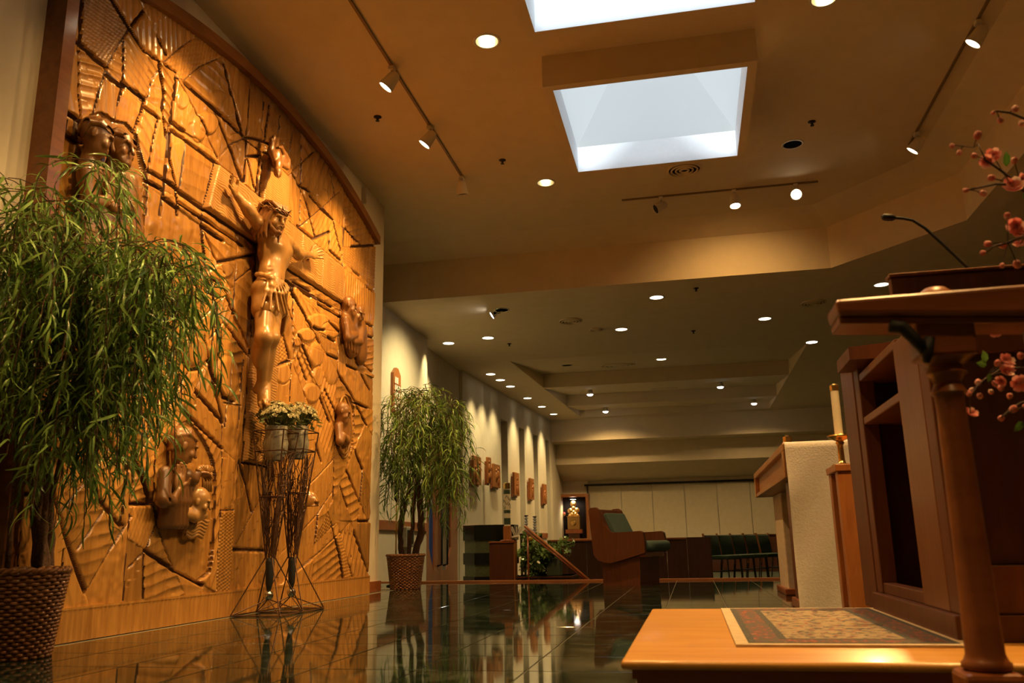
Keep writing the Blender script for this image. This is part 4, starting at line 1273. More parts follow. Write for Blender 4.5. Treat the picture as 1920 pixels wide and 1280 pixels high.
def track(name, a, b, label):
    t = MB()
    if abs(a[0] - b[0]) < 0.01:
        t.box(a[0] - 0.010, a[0] + 0.010, a[1], b[1], ZC - 0.016, ZC)
    else:
        t.box(a[0], b[0], a[1] - 0.010, a[1] + 0.010, ZC - 0.016, ZC)
    o = t.build(name, M_TRACK); return tag(o, label, 'light track')
ZK = ZC - 0.016
track('lighting_track', (-2.06, 0.8), (-2.06, 7.82), 'ceiling light track running beside the carved relief')
track('lighting_track', (2.27, 0.8), (2.27, 8.10), 'ceiling light track on the right side of the ceiling')
track('lighting_track', (-0.52, 8.79), (1.53, 8.79), 'ceiling light track crossing in front of the fascia')
LT = [(4.42, 1, 'lit track spotlight cut by the top edge above the relief'), (5.66, 1, 'lit track spotlight second along the relief track'), (6.66, 1, 'lit track spotlight third along the relief track'), (7.76, 0, 'unlit track spotlight at the far end of the relief track')]
for i, (y, lit, lab) in enumerate(LT):
    aim = (-0.60, -0.06, -0.80) if lit else (0.05, 0.25, -1)
    p = track_head((-2.06, y, ZK), aim, lit, lab, 'spotlights on the relief track')
    if lit: spot(p, (-3.05, y + (0.05, 0.15, 0.35)[i], (2.3, 2.3, 2.3)[i]), P_TRACK_L, 80, 0.8, WARM, 0.04)
for y in (3.2, 1.9):     # unseen heads added along the track as fill light
    p = track_head((-2.06, y, ZK), (-0.62, -0.1, -0.78), 1, 'added unseen track spotlight above the camera, %s' % ('nearer the relief' if y > 3 else 'farther back'), 'spotlights on the relief track')
    spot(p, (-3.05, y + 1.0, 1.6), P_TRACK_L * 0.14, 70, 0.9, WARM, 0.04)
for i, (y, lab) in enumerate(((6.06, 'lit track spotlight near the top right corner'), (7.84, 'lit track spotlight above the pink blossoms'))):
    p = track_head((2.27, y, ZK), (-0.62, 0.25, -0.78), 1, lab, 'spotlights on the right track')
    spot(p, (-3.05, (5.3, 7.3)[i], 1.8), P_TRACK_R * (1, .9)[i], 52, 0.8, WARM, 0.04)
for y, tgt, pw, cone in ((4.3, (-3.05, 4.6, 1.5), 0.3, 46), (2.6, (-2.6, 3.55, 1.45), 0.8, 24)):  # unseen heads added to brighten the relief and the large tree
    p = track_head((2.27, y, ZK), (-0.8, -0.05, -0.6), 1, 'added unseen spotlight on the right track over the lectern, %s' % ('far one' if y > 3 else 'near one'), 'spotlights on the right track')
    spot(p, tgt, P_TRACK_R * pw, cone, 0.8, (1.0, 0.66, 0.28), 0.04)
track_head((-0.10, 8.79, ZK), (-0.75, -0.30, -0.45), 0, 'unlit track spotlight with black face before the fascia', 'spotlights on the fascia track')
p = track_head((0.67, 8.79, ZK), (0.02, -0.18, -1), 1, 'lit track spotlight pointing down before the fascia', 'spotlights on the fascia track')
spot(p, (0.67, 9.75, 3.1), 50, 120, 0.9, WARM, 0.03)
p = track_head((1.30, 8.79, ZK), (-0.12, -0.86, -0.45), 1, 'glaring track spotlight aimed at the camera', 'spotlights on the fascia track')
spot(p, (0.15, 2.6, 0.15), 260, 34, 0.6, WARM, 0.05)

# low ceiling lamps
M_LF = emitter('nave_lamp', (1.0, 0.88, 0.62), 5.0)
M_LFB = emitter('bright_nave_lamp', (1.0, 0.95, 0.88), 22.0)
M_LFD = plain('dark_lamp', (0.05, 0.035, 0.02), 0.4)
NWARM = (1.0, 0.66, 0.27)
NV = [((841, 643), M_LF, 1, 'round downlight over the hymn board wall', HALO), ((915, 633), M_LF, .4, 'round downlight right of the hymn board wall', HALO),
      ((1231, 557), M_LF, .5, 'round downlight just under the fascia middle', NWARM), ((1165, 617), M_LF, .5, 'round downlight beside the round air diffuser', NWARM),
      ((1434, 597), M_LF, .5, 'round downlight right of the ceiling centre', NWARM), ((1522, 641), M_LFB, .5, 'bright round downlight on the right of the low ceiling', NWARM),
      ((1240, 673), M_LF, .35, 'small downlight before the first ceiling bay', NWARM), ((1063, 684), M_LFD, 0, 'unlit round downlight before the first ceiling bay', NWARM), ((1653, 533), M_LF, .3, 'round downlight beside the lectern top', NWARM)]
for (px, py), mt, pw, lab, colr in NV:
    q = on_low(px, py)
    recessed(float(q[0]), float(q[1]), float(q[2]), mt, lab, 'downlights in the low ceiling', 0.085, False)
    if pw: spot((q[0], q[1], q[2] - 0.03), (q[0], q[1], 0), P_NAVE * pw, 100, 0.7, colr, 0.05)
STRIP = [(920, 701, 'first'), (938, 712, 'second'), (957, 724, 'third'), (989, 746, 'fourth'), (1016, 762, 'fifth'), (1038, 776, 'sixth')]
for px, py, nm in STRIP:
    q = onZ(px, py, Z2)
    recessed(float(q[0]), float(q[1]), Z2, M_LF, '%s wall-washing downlight along the long nave wall' % nm, 'wall-washing downlights', 0.085, False)
    wx = B0[0] + (B1[0] - B0[0]) * (q[1] - B0[1]) / (B1[1] - B0[1])
    spot((q[0] + 0.02, q[1], Z2 - 0.03), (wx + 0.06, q[1], 0.6), P_STRIP * 1.25, 76, 1.0, HALO, 0.07)
q = onZ(841, 643, Z2)
spot((-3.58, 11.9, Z2 - 0.04), (-3.70, 11.93, 1.2), 75, 60, 0.8, HALO, 0.04)
for (px, py), lab, h in (((1106, 731), 'bright bay light left, nearer bay', .12), ((1350, 715), 'bright bay light right, nearer bay', .12), ((1135, 763), 'bright bay light left, farther bay', .12), ((1413, 747), 'bright bay light right, farther bay', .1)):
    q = onZ(px, py, Z2 + h); h = zlow(q[0], q[1]) - Z2 - .10
    t = thing('bay_light', lab, 'ceiling light', (q[0], q[1], Z2 + h), group='bright lights in the ceiling bays')
    MB().lathe([(.03, .12), (.05, .08), (.07, .03), (.075, 0), (.068, .0)], 20, caps=False).build('housing', M_WHITE, t, True)
    b = MB(); b.ball((0, 0, .0), (.06, .06, .03), 14, 8); b.build('bulb', M_LFB, t, True)
    spot((q[0], q[1], Z2 + h - .06), (q[0], q[1] + .15, 0), 210, 152, 1.0, (1.0, 0.64, 0.25), 0.05)

# gimbal eyeball lamp hanging out of its can
q = onZ(941, 581, Z2)
t = thing('eyeball_lamp', 'glaring swivel lamp hanging out of the low ceiling', 'ceiling light', (q[0], q[1], Z2))
MB().lathe([(.085, -.001), (.085, -.006), (.105, -.004), (.105, 0)], 24, caps=False).build('trim_ring', M_CHROME, t, True)
MB().lathe([(0.0001, -.002), (.085, -.002)], 24).build('recess', M_DARKMETAL, t)
MB().tube([(0, 0, -.003), (-.03, -.02, -.035), (-.08, -.03, -.05)], .018, 10).build('swivel_arm', M_CHROME, t, True)
M = align((-.80, -.25, -.54))
MB().lathe([(0.0001, 0), (.03, .005), (.05, .06), (.055, .07), (.05, .062)], 20, (-.075, -.03, -.045), M, caps=False).build('housing', M_CHROME, t, True)
MB().lathe([(0.0001, .062), (.048, .062)], 20, (-.075, -.03, -.045), M).build('lamp_face', M_LFB, t)
spot((q[0] - .13, q[1] - .08, Z2 - .10), (-3.75, 10.8, 1.7), 190, 105, .9, HALO, .04)

# air diffusers (concentric rings) and sprinklers
def diffuser(px, py, z, r, label, rings=4):
    q = on_low(px, py) if z < 3.9 else onZ(px, py, z)
    z = float(q[2])
    t = thing('air_diffuser', label, 'vent', (q[0], q[1], z), group='round ceiling vents')
    if z > Z2 + .002 and z < 3.9: t.rotation_euler = (math.atan(0.1), 0, 0)
    MB().lathe([(r, 0), (r, -.012), (r * .93, -.02), (r * .9, -.006)], 32, caps=False).build('outer_ring', M_CEIL, t, True)
    MB().lathe([(0.0001, -.003), (r * .9, -.003)], 32).build('dark_throat', M_BLACK, t)
    for k in range(1, rings):
        rr = r * (1 - k / rings)
        MB().lathe([(rr + r * .07, -.016), (rr, -.03), (rr - r * .05, -.012)], 28, caps=False).build('cone_ring', M_CEIL, t, True)
diffuser(1070, 601, Z2, .165, 'round air diffuser left of centre on the low ceiling')
diffuser(1118, 617, Z2, .10, 'small round speaker grille beside the air diffuser', 3)
diffuser(1158, 684, Z2, .33, 'wide air diffuser before the first ceiling bay')
diffuser(1525, 567, Z2, .16, 'round air diffuser at the right of the low ceiling')
diffuser(1283, 317, ZC, .17, 'plain round air diffuser behind the skylight')
diffuser(1247, 728, Z2 + .09, .28, 'air diffuser in the second ceiling bay')
diffuser(1297, 758, Z2 + .07, .28, 'air diffuser in the third ceiling bay')
def sprinkler(px, py, z, label):
    q = onZ(px, py, z)
    t = thing('sprinkler', label, 'sprinkler', (q[0], q[1], z), group='ceiling sprinklers')
    MB().lathe([(.035, 0), (.035, -.004), (.012, -.012), (.010, -.03), (.004, -.034)], 14).build('escutcheon', M_DARKMETAL, t, True)
    MB().lathe([(.0001, -.040), (.018, -.040), (.018, -.037), (.004, -.034)], 12).build('deflector', M_DARKMETAL, t)
for px, py, z, lab in ((942, 300, ZC, 'sprinkler left of the skylight'), (1522, 228, ZC, 'sprinkler right of the skylight'), (708, 219, ZC, 'sprinkler near the relief arch'), (955, 644, Z2, 'sprinkler near the hymn board wall'),
                       (1305, 540, Z2, 'sprinkler just under the fascia'), (1300, 620, Z2, 'sprinkler in the middle of the low ceiling')):
    sprinkler(px, py, z, lab)
# ------------------------------------------------------------------ potted willow-leaf trees
def leafmat(name, c0, c1, trans=0.35, rough=0.36):
    m, nt, b = nodes_of(name)
    oi = N(nt, 'ShaderNodeObjectInfo'); geo = N(nt, 'ShaderNodeNewGeometry')
    ad = N(nt, 'ShaderNodeMath'); ad.operation = 'ADD'; fr = N(nt, 'ShaderNodeMath'); fr.operation = 'FRACT'
    nt.links.new(oi.outputs['Random'], ad.inputs[0]); nt.links.new(geo.outputs['Random Per Island'], ad.inputs[1]); nt.links.new(ad.outputs[0], fr.inputs[0])
    c = ramp(nt, fr.outputs[0], [(0.0, c0), (0.75, c1), (1.0, [min(1, x * 1.8) for x in c1])])
    nt.links.new(c, b.inputs['Base Color']); b.inputs['Roughness'].default_value = rough
    tr = N(nt, 'ShaderNodeBsdfTranslucent'); nt.links.new(c, tr.inputs[0])
    mx = N(nt, 'ShaderNodeMixShader'); mx.inputs[0].default_value = trans
    out = nt.nodes['Material Output']
    nt.links.new(b.outputs[0], mx.inputs[1]); nt.links.new(tr.outputs[0], mx.inputs[2]); nt.links.new(mx.outputs[0], out.inputs[0])
    return m
M_LEAF = leafmat('willow_leaf', (0.04, 0.10, 0.014), (0.26, 0.42, 0.10), 0.25, 0.28)
M_BARK = plain('bark', (0.14, 0.07, 0.035), 0.8, noise=0.3, nscale=25, bump=0.6, bscale=50)
M_WICKER = wood('wicker', (0.17, 0.065, 0.022), (0.36, 0.16, 0.06), 0.42, (3, 3, 30), 0.2, 0.1, 0.2)
M_SOIL = plain('soil', (0.02, 0.012, 0.008), 0.95, noise=0.4, nscale=60, bump=1.0, bscale=120)

def leaf_variant(droop, up, wd, twist, segs=5):
    V, Fc = [], []
    ang = up; p = np.zeros(3)
    for i in range(segs + 1):
        t = i / segs
        w = wd * (math.sin(math.pi * min(1, 0.10 + 0.86 * t)) ** 0.8) * 0.5
        d = np.array([math.cos(ang), 0, math.sin(ang)]); nrm = np.array([-math.sin(ang), 0, math.cos(ang)])
        side = np.array([0, 1, 0]) * math.cos(twist * t) + nrm * math.sin(twist * t)
        V += [p - side * w + nrm * w * .25, p.copy(), p + side * w + nrm * w * .25]
        p = p + d / segs; ang -= droop / segs
    for i in range(segs):
        a = i * 3
        Fc += [(a, a + 1, a + 4, a + 3), (a + 1, a + 2, a + 5, a + 4)]
    return np.array(V), np.array(Fc)
LV = [leaf_variant(d, u, w_, tw) for d, u, w_, tw in ((1.1, .15, .085, .4), (1.7, .5, .08, -.5), (0.8, -.4, .09, .3), (2.2, .8, .075, .7), (1.4, -.1, .085, -.3), (0.7, -.8, .08, .2))]
LME = []
for v, f in LV:
    me = bpy.data.meshes.new('leaf'); me.from_pydata(v.tolist(), [], f.tolist()); me.materials.append(M_LEAF)
    me.polygons.foreach_set('use_smooth', [True] * len(f)); LME.append(me)

def basket(t, H, r0, r1):
    N_, C_ = 44, max(14, int(H / 0.0145))
    V, Q = [], []
    th = np.linspace(0, 2 * math.pi, N_ * 4, endpoint=False)
    for c in range(C_):
        z = H * (c + .5) / C_; r = r0 + (r1 - r0) * (c + .5) / C_
        rr = r + 0.0065 * np.cos(N_ / 2 * th + math.pi * c)
        hh = H / C_ * .52 * (1 + .08 * np.sin(7 * th + c)); tk = 0.0065
        base = len(V); n = len(th)
        for (a, b) in ((-tk, -.6), (tk * .7, -.85), (tk, 0), (tk * .7, .85), (-tk, .6)):
            V += [((x + a) * math.cos(q), (x + a) * math.sin(q), z + b * h) for x, q, h in zip(rr, th, hh)]
        for s_ in range(4):
            for i in range(n):
                j = (i + 1) % n
                Q.append((base + s_ * n + i, base + s_ * n + j, base + (s_ + 1) * n + j, base + (s_ + 1) * n + i))
    npmesh('wicker_weave', V, Q, M_WICKER, t, True, False)['kind'] = 'stuff'
    MB().lathe([(r0 - .012, .002), (r1 - .014, H - .01)], 40, caps=False).build('basket_lining', M_DARKWOOD, t, True)
    rim = MB()
    for s_ in range(2):
        rim.tube([((r1 + .004 + .007 * math.cos(a * 16 + s_ * math.pi)) * math.cos(a), (r1 + .004 + .007 * math.cos(a * 16 + s_ * math.pi)) * math.sin(a), H + .004 + .006 * math.sin(a * 16 + s_ * math.pi)) for a in np.linspace(0, 2 * math.pi, 129)], .0085, 6)
    rim.build('basket_rim', M_WICKER, t, True)
    MB().lathe([(0.0001, H - .025), (r1 * .5, H - .02), (r1 - .016, H - .03)], 30).build('soil', M_SOIL, t, True)

def willow_tree(loc, H, r0, r1, stems, clumps, d0, d1, leaf_len, label, n_single, seed, twigs_per=1.0, xmin=-9):
    R = random.Random(seed); t = thing('potted_tree', label, 'potted plant', loc, group='potted willow-leaf trees')
    basket(t, H, r0, r1)
    L0 = np.array(loc)
    for pts, rads in stems:
        P = [np.array(at(px, py, d)) for px, py, d in pts]
        P = [np.array([max(p[0], xmin + .04), p[1], p[2]]) - L0 for p in P]
        P[0] = np.array([P[0][0], P[0][1], H - .04])
        # smooth the polyline and add knobs
        Q = []
        for i in range(len(P) - 1):
            for k in range(4): Q.append(P[i] + (P[i + 1] - P[i]) * (k / 4) + np.array([R.gauss(0, .006), R.gauss(0, .006), 0]))
        Q.append(P[-1])
        rr = [rads[0] + (rads[1] - rads[0]) * i / (len(Q) - 1) * 1.0 + R.uniform(-.002, .003) for i in range(len(Q))]
        MB().tube(Q, rr, 9).build('stem', M_BARK, t, True)
    tw = MB(); AV, AF = [], []; nb = 0; singles = 0
    allc = []
    for (cx, cy, rx, ry, nt_) in clumps:
        for k in range(int(nt_ * twigs_per)):
            while True:
                a, b = R.uniform(-1, 1), R.uniform(-1, 1)
                if a * a + b * b < 1: break
            allc.append((cx + a * rx, cy + b * ry * .8 - ry * .25, R.uniform(d0, d1)))
    R.shuffle(allc)
    for px, py, dd in allc:
        st = at(px, py, dd) - L0
        hd = R.uniform(0, 2 * math.pi); elev = R.uniform(-.7, .5); ln = R.uniform(2.4, 4.6) * leaf_len
        p = st.copy(); path = [p.copy()]
        ns = 9
        for i in range(ns):
            d = np.array([math.cos(hd) * math.cos(elev), math.sin(hd) * math.cos(elev), math.sin(elev)])
            p = p + d * ln / ns; path.append(p.copy()); elev = max(-1.5, elev - R.uniform(.22, .36)); hd += R.gauss(0, .12)
        if min(q[0] for q in path) + L0[0] < xmin or any(q[1] + L0[1] < 8.42 and q[0] + L0[0] < -2.99 for q in path): continue
        tw.tube(path, [.0022 * leaf_len / .12] * len(path), 4, False)
        for i in range(1, ns + 1):
            for sgn in (-1, 1):
                if R.random() < .12: continue
                vi = R.randrange(6); v, f = LV[vi]
                yaw = hd + sgn * R.uniform(.2, 1.1); L_ = leaf_len * R.uniform(.65, 1.2)
                pitch = R.uniform(-.5, .45) - .045 * i * 2.2; rl = R.gauss(0, .5)
                M = Matrix.Rotation(yaw, 3, 'Z') @ Matrix.Rotation(-pitch, 3, 'Y') @ Matrix.Rotation(rl, 3, 'X')
                tip = M @ Vector((L_ * .8, 0, -L_ * .3))
                if path[i][0] + tip.x + L0[0] < xmin or (path[i][1] + tip.y + L0[1] < 8.42 and path[i][0] + tip.x + L0[0] < -2.99): continue
                if singles < n_single and R.random() < .5:
                    o = bpy.data.objects.new('leaf', LME[vi]); COL.objects.link(o); o.parent = t
                    o.matrix_local = Matrix.Translation(path[i].tolist()) @ M.to_4x4() @ Matrix.Scale(L_, 4); singles += 1
                else:
                    W = v @ np.array(M).T * L_ + path[i]
                    AV.append(W); AF.append(f + nb); nb += len(v)
    tw.build('twigs', M_BARK, t)['kind'] = 'stuff'
    npmesh('foliage', np.concatenate(AV), np.concatenate(AF), M_LEAF, t, True, False)['kind'] = 'stuff'
    return t

d = 3.92
willow_tree((-2.84, 3.30, 0.0), 0.355, 0.13, 0.174,
    [([(30, 1075, d), (32, 960, d), (62, 880, d), (92, 790, d), (110, 700, d + .05)], (.030, .014)), ([(60, 1075, d - .05), (74, 985, d - .05), (62, 900, d), (50, 800, d), (40, 690, d)], (.024, .012)),
     ([(75, 1068, d + .05), (80, 985, d + .05), (70, 905, d + .05), (85, 820, d), (150, 700, d)], (.022, .011)), ([(2, 1075, d), (8, 950, d), (28, 860, d), (60, 760, d), (30, 640, d)], (.030, .014)),
     ([(-10, 1075, d + .05), (-20, 950, d + .05), (-10, 800, d), (-30, 650, d)], (.024, .012)), ([(92, 790, d), (160, 660, d - .05), (230, 520, d - .05)], (.013, .006)), ([(110, 700, d), (120, 540, d), (170, 380, d)], (.012, .006)), ([(40, 690, d), (50, 540, d), (70, 400, d)], (.012, .006))],
    [(178, 318, 26, 40, 7), (45, 400, 65, 75, 26), (110, 430, 60, 60, 18), (110, 500, 110, 70, 34), (225, 500, 75, 50, 26), (285, 488, 50, 42, 18), (312, 545, 32, 55, 14), (40, 560, 90, 110, 40), (150, 610, 120, 100, 46),
     (235, 650, 60, 90, 20), (70, 710, 100, 80, 36), (175, 740, 80, 60, 20), (0, 660, 60, 150, 28), (130, 780, 60, 60, 12), (-20, 480, 60, 120, 16)],
    3.60, 4.20, 0.125, 'large potted willow-leaf tree in a wicker basket at the left edge', 280, 3, 1.9, -2.965)
d = 9.05
willow_tree((-2.93, 8.70, 0.0), 0.335, 0.145, 0.188,
    [([(755, 1044, d), (749, 1005, d), (757, 955, d), (771, 905, d), (778, 840, d)], (.030, .018)), ([(766, 1044, d), (771, 990, d), (776, 935, d), (783, 880, d), (790, 800, d)], (.024, .014)),
     ([(774, 1044, d), (788, 1010, d), (790, 960, d), (783, 905, d), (792, 850, d), (810, 780, d)], (.040, .020)), ([(780, 1040, d), (784, 1020, d), (787, 985, d), (786, 930, d), (770, 860, d), (755, 790, d)], (.026, .012))],
    [(762, 765, 42, 40, 26), (830, 770, 26, 36, 16), (738, 830, 30, 60, 26), (790, 820, 48, 60, 44), (840, 845, 24, 70, 32), (735, 885, 22, 50, 14), (800, 890, 40, 40, 22), (784, 742, 40, 20, 14), (850, 900, 15, 40, 10)],
    8.70, 9.45, 0.135, 'smaller potted willow-leaf tree in a wicker basket beside the corridor', 0, 5, 1.6, -3.5)

# ------------------------------------------------------------------ wire flower stands
M_WIRE = plain('rusty_wire', (0.10, 0.045, 0.02), 0.5, metal=0.4, noise=0.3)
M_POT = plain('grey_pot', (0.30, 0.28, 0.22), 0.35, noise=0.1)
M_PETAL = leafmat('cream_petal', (0.30, 0.27, 0.13), (0.46, 0.43, 0.25), 0.25, 0.6)
M_GLEAF = leafmat('dull_leaf', (0.06, 0.09, 0.03), (0.15, 0.18, 0.07), 0.2, 0.5)
for k, (bx, tx, lab) in enumerate(((504, (494, 546), 'tapering wire flower stand with ball foot, left of the pair'), (546, (541, 590), 'tapering wire flower stand with ball foot, right of the pair'))):
    g = onX(bx, 1108, -2.82)
    loc = (float(g[0]), float(g[1]), 0.0); R = random.Random(20 + k)
    zt = float(onX(bx, 806, -2.82)[2]); zb = 0.36; ht, hb = 0.115, 0.022
    t = thing('flower_stand', lab, 'plant stand', loc, group='pair of wire flower stands')
    wire = MB()
    cs = [(-1, -1), (1, -1), (1, 1), (-1, 1)]
    def P_(u_, v_, z):
        q = (z - zb) / (zt - zb); h = hb + (ht - hb) * q
        return (u_ * h, v_ * h, z)
    for (a, b) in cs: wire.tube([P_(a, b, zb), P_(a, b, zt)], .005, 5)
    for z in (zt, zt - .14, zt - .45):
        for i in range(4): wire.tube([P_(*cs[i], z), P_(*cs[(i + 1) % 4], z)], .0045, 5)
    wire.build('frame_wires', M_WIRE, t)
    mesh = MB()
    for i in range(64):
        s_ = R.randrange(4); u0, u1 = R.uniform(-1, 1), R.uniform(-1, 1)
        z1 = zt - .14 - (R.random() ** 2) * .5; z0 = zb + R.random() * .25
        pts = []
        for j in range(9):
            q = j / 8; u_ = u0 + (u1 - u0) * q + R.uniform(-.22, .22)
            u_ = max(-1, min(1, u_)); z = z0 + (z1 - z0) * q
            pts.append(P_(*((u_, -1) if s_ == 0 else (1, u_) if s_ == 1 else (u_, 1) if s_ == 2 else (-1, u_)), z))
        mesh.tube(pts, .0030, 4, False)
    for i in range(50):
        z = zt - .02 - R.random() * .9; s_ = R.randrange(4); a, b = cs[s_], cs[(s_ + 1) % 4]
        q0, q1 = R.random() * .5, .5 + R.random() * .5
        A, B = np.array(P_(*a, z)), np.array(P_(*b, z + R.uniform(-.12, .12)))
        mesh.tube([A + (B - A) * q0, (A + B) / 2 + np.array([R.gauss(0, .01), R.gauss(0, .01), R.gauss(0, .02)]), A + (B - A) * q1], .0022, 4, False)
    mesh.build('tangled_wires', M_WIRE, t)['kind'] = 'stuff'
    MB().lathe([(.024, zb + .01), (.030, zb - .02), (.024, .20), (.012, .15)], 12).build('spindle', M_BLACK, t, True)
    b = MB(); b.ball((0, 0, .125), .032, 14, 10); b.build('ball_foot', M_CHROME, t, True)
    base = MB(); hw = .175
    for (a, c) in cs:
        base.tube([(a * .02, c * .02, zb + .02), (a * hw, c * hw, .006)], .0048, 5)
        base.tube([(a * hw, c * hw, .006), (0, 0, .10)], .004, 5)
    for i in range(4): base.tube([(cs[i][0] * hw, cs[i][1] * hw, .006), (cs[(i + 1) % 4][0] * hw, cs[(i + 1) % 4][1] * hw, .006)], .005, 5)
    base.build('splayed_base', M_WIRE, t)
    # potted flowers standing in the stand
    f = thing('potted_flowers', 'cream flowers in a grey pot, %s stand' % ('left wire' if k == 0 else 'right wire'), 'flowers', (loc[0], loc[1], zt - .20), group='flower pots on the wire stands')
    MB().lathe([(.055, 0), (.082, .06), (.088, .12), (.074, .18), (.080, .24), (.075, .24), (.068, .18)], 24, caps=False).build('pot', M_POT, f, True)
    st_ = MB(); pet = MB(); gl = MB()
    for i in range(120):
        a = R.uniform(0, 6.28); rr = math.sqrt(R.random()) * .15; z = .30 + .10 * math.cos(rr / .15 * 1.4) + R.uniform(-.03, .02)
        c = np.array([rr * math.cos(a), rr * math.sin(a), z])
        st_.tube([(c[0] * .25, c[1] * .25, .2), tuple(c)], .0025, 4, False)
        nn = Vector((c[0] * 3, c[1] * 3, .3)).normalized(); M = align(nn)
        for ring, (n_, r_, tilt) in enumerate(((6, .020, .2), (4, .012, .9))):
            for p in range(n_):
                q = 2 * math.pi * p / n_ + ring
                o = M @ Vector((math.cos(q) * r_, math.sin(q) * r_, tilt * r_)); sd = M @ Vector((-math.sin(q), math.cos(q), 0)) * r_ * .45
                b0 = Vector(c)
                pet.add([b0, b0 + o * .6 + sd, b0 + o * 1.15, b0 + o * .6 - sd], [(0, 1, 2, 3)])
        if i % 2 == 0:
            o = Vector((math.cos(a + .6), math.sin(a + .6), R.uniform(-.6, .2))) * .075; sd = Vector((-math.sin(a + .6), math.cos(a + .6), 0)) * .018
            b0 = Vector(c) - Vector((0, 0, .05)); gl.add([b0, b0 + o * .5 + sd, b0 + o, b0 + o * .5 - sd], [(0, 1, 2, 3)])
    st_.build('flower_stems', M_GLEAF, f)['kind'] = 'stuff'
    pet.build('blossoms', M_PETAL, f)['kind'] = 'stuff'
    gl.build('flower_leaves', M_GLEAF, f)['kind'] = 'stuff'
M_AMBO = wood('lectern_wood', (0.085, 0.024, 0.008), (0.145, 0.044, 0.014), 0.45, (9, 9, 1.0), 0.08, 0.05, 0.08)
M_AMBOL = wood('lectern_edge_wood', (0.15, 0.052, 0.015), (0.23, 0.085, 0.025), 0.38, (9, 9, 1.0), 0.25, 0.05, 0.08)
# ------------------------------------------------------------------ corridor wall things
M_CARD = plain('white_card', (0.75, 0.72, 0.62), 0.6)
M_ORANGEW = wood('orange_oak', (0.30, 0.10, 0.025), (0.45, 0.17, 0.045), 0.4, (8, 8, 1.2), 0.2, 0.08, 0.1)
a, b = onX(737, 700, -3.70), onX(750, 745, -3.70)
zt_, zl_ = float(onX(744, 690, -3.70)[2]), float(onX(744, 775, -3.70)[2])
y0, y1 = float(a[1]), float(b[1]); ym = (y0 + y1) / 2
t = thing('hymn_board', 'arched wooden hymn board with white number cards on the cream wall', 'hymn board', (-3.735, ym, zl_))
H_ = zt_ - zl_; hw = (y1 - y0) / 2
MB().prism([(-hw, 0), (hw, 0), (hw, H_ * .86), (hw * .6, H_ * .93), (hw * .25, H_), (-hw * .25, H_), (-hw * .6, H_ * .93), (-hw, H_ * .86)], 0.0, 0.045, 'x').build('board', M_ORANGEW, t)
for k in range(5):
    z = H_ * (.70 - .15 * k)
    MB().box(.045, .055, -hw * .85, hw * .85, z - .05, z - .035).build('rail', M_ORANGEW, t)
    for s_ in range(3 if k else 2):
        MB().box(.046, .050, -hw * .7 + s_ * hw * .5, -hw * .7 + s_ * hw * .5 + hw * .4, z - .035, z + .05).build('number_card', M_CARD, t)
g = onX(762, 1008, -3.70)
t = thing('grey_box', 'small grey box fixed under the chair rail behind the tree stems', 'box', (-3.735, float(g[1]), float(g[2]) - .12))  # plain grey wall box of unknown use
MB().cbox(0, .09, -.16, .16, 0, .26, .01).build('body', M_POT, t); MB().box(.09, .094, -.13, .13, .04, .22).build('cover', M_DARKMETAL, t)
g = onY(742, 1040, 9.35)
t = thing('snuffer_pole', 'slim standing pole with a dark cylinder top behind the smaller tree', 'pole', (float(g[0]), 9.35, 0))
zz = float(onY(742, 938, 9.35)[2])
MB().lathe([(.10, 0), (.10, .012), (.02, .03)], 20).build('foot', M_DARKMETAL, t, True)
MB().tube([(0, 0, .02), (0, 0, zz)], .008, 8).build('pole', M_BRASS, t, True)
MB().lathe([(.012, zz - .01), (.028, zz + .02), (.028, zz + .24), (.01, zz + .28)], 16).build('cylinder_top', M_BLACK, t, True)

# stations: wooden plaques on the long wall
nB = np.array([-bd[1], bd[0], 0.0]); dB = np.array([bd[0], bd[1], 0.0])
ST = [((882, 853), (900, 910), 'first wooden station plaque beside the door'), ((908, 858), (914, 908), 'narrow-looking second wooden station plaque at the wall pier'), ((922, 869), (934, 915), 'third wooden station plaque, brightly lit'),
      ((961, 885), (970, 930), 'fourth wooden station plaque between slot windows'), ((991, 896), (998, 937), 'fifth wooden station plaque between slot windows'), ((1016, 907), (1022, 945), 'farthest wooden station plaque near the end wall')]
R = random.Random(4)
for k, (a, b, lab) in enumerate(ST):
    P0 = np.array([B0[0], B0[1], 0.0]) - nB * .03
    pa, pb = onP(*a, P0, nB), onP(*b, P0, nB)
    c = (pa + pb) / 2; hw = min(.22, abs(np.dot(pb - pa, dB)) / 2 + .02); hh = (pa[2] - pb[2]) / 2
    t = thing('station_plaque', lab, 'plaque', (c[0], c[1], c[2] - hh), math.atan2(bd[1], bd[0]) - math.pi / 2, group='stations along the long wall')
    if k == 1: t.location = (t.location.x + .06, t.location.y - .12, t.location.z); hw = .10
    MB().cbox(-.02, .015, -hw - .03, hw - .06, -.03, hh * 2 - .08, .004).build('back_board', M_CHERRY, t)
    MB().cbox(.0, .045, -hw, hw, 0, hh * 2, .005).build('carved_tile', M_ORANGEW, t)
    m = MB()
    for q in range(4):
        yy = R.uniform(-hw * .6, hw * .6); z_ = hh * R.uniform(.4, 1.2)
        m.ball((.045, yy, z_ + .12), (.018, .028, .034), 8, 6); m.ball((.045, yy, z_), (.02, .045, .10), 8, 6)
    m.build('relief_figures', M_ORANGEW, t, True)['kind'] = 'stuff'

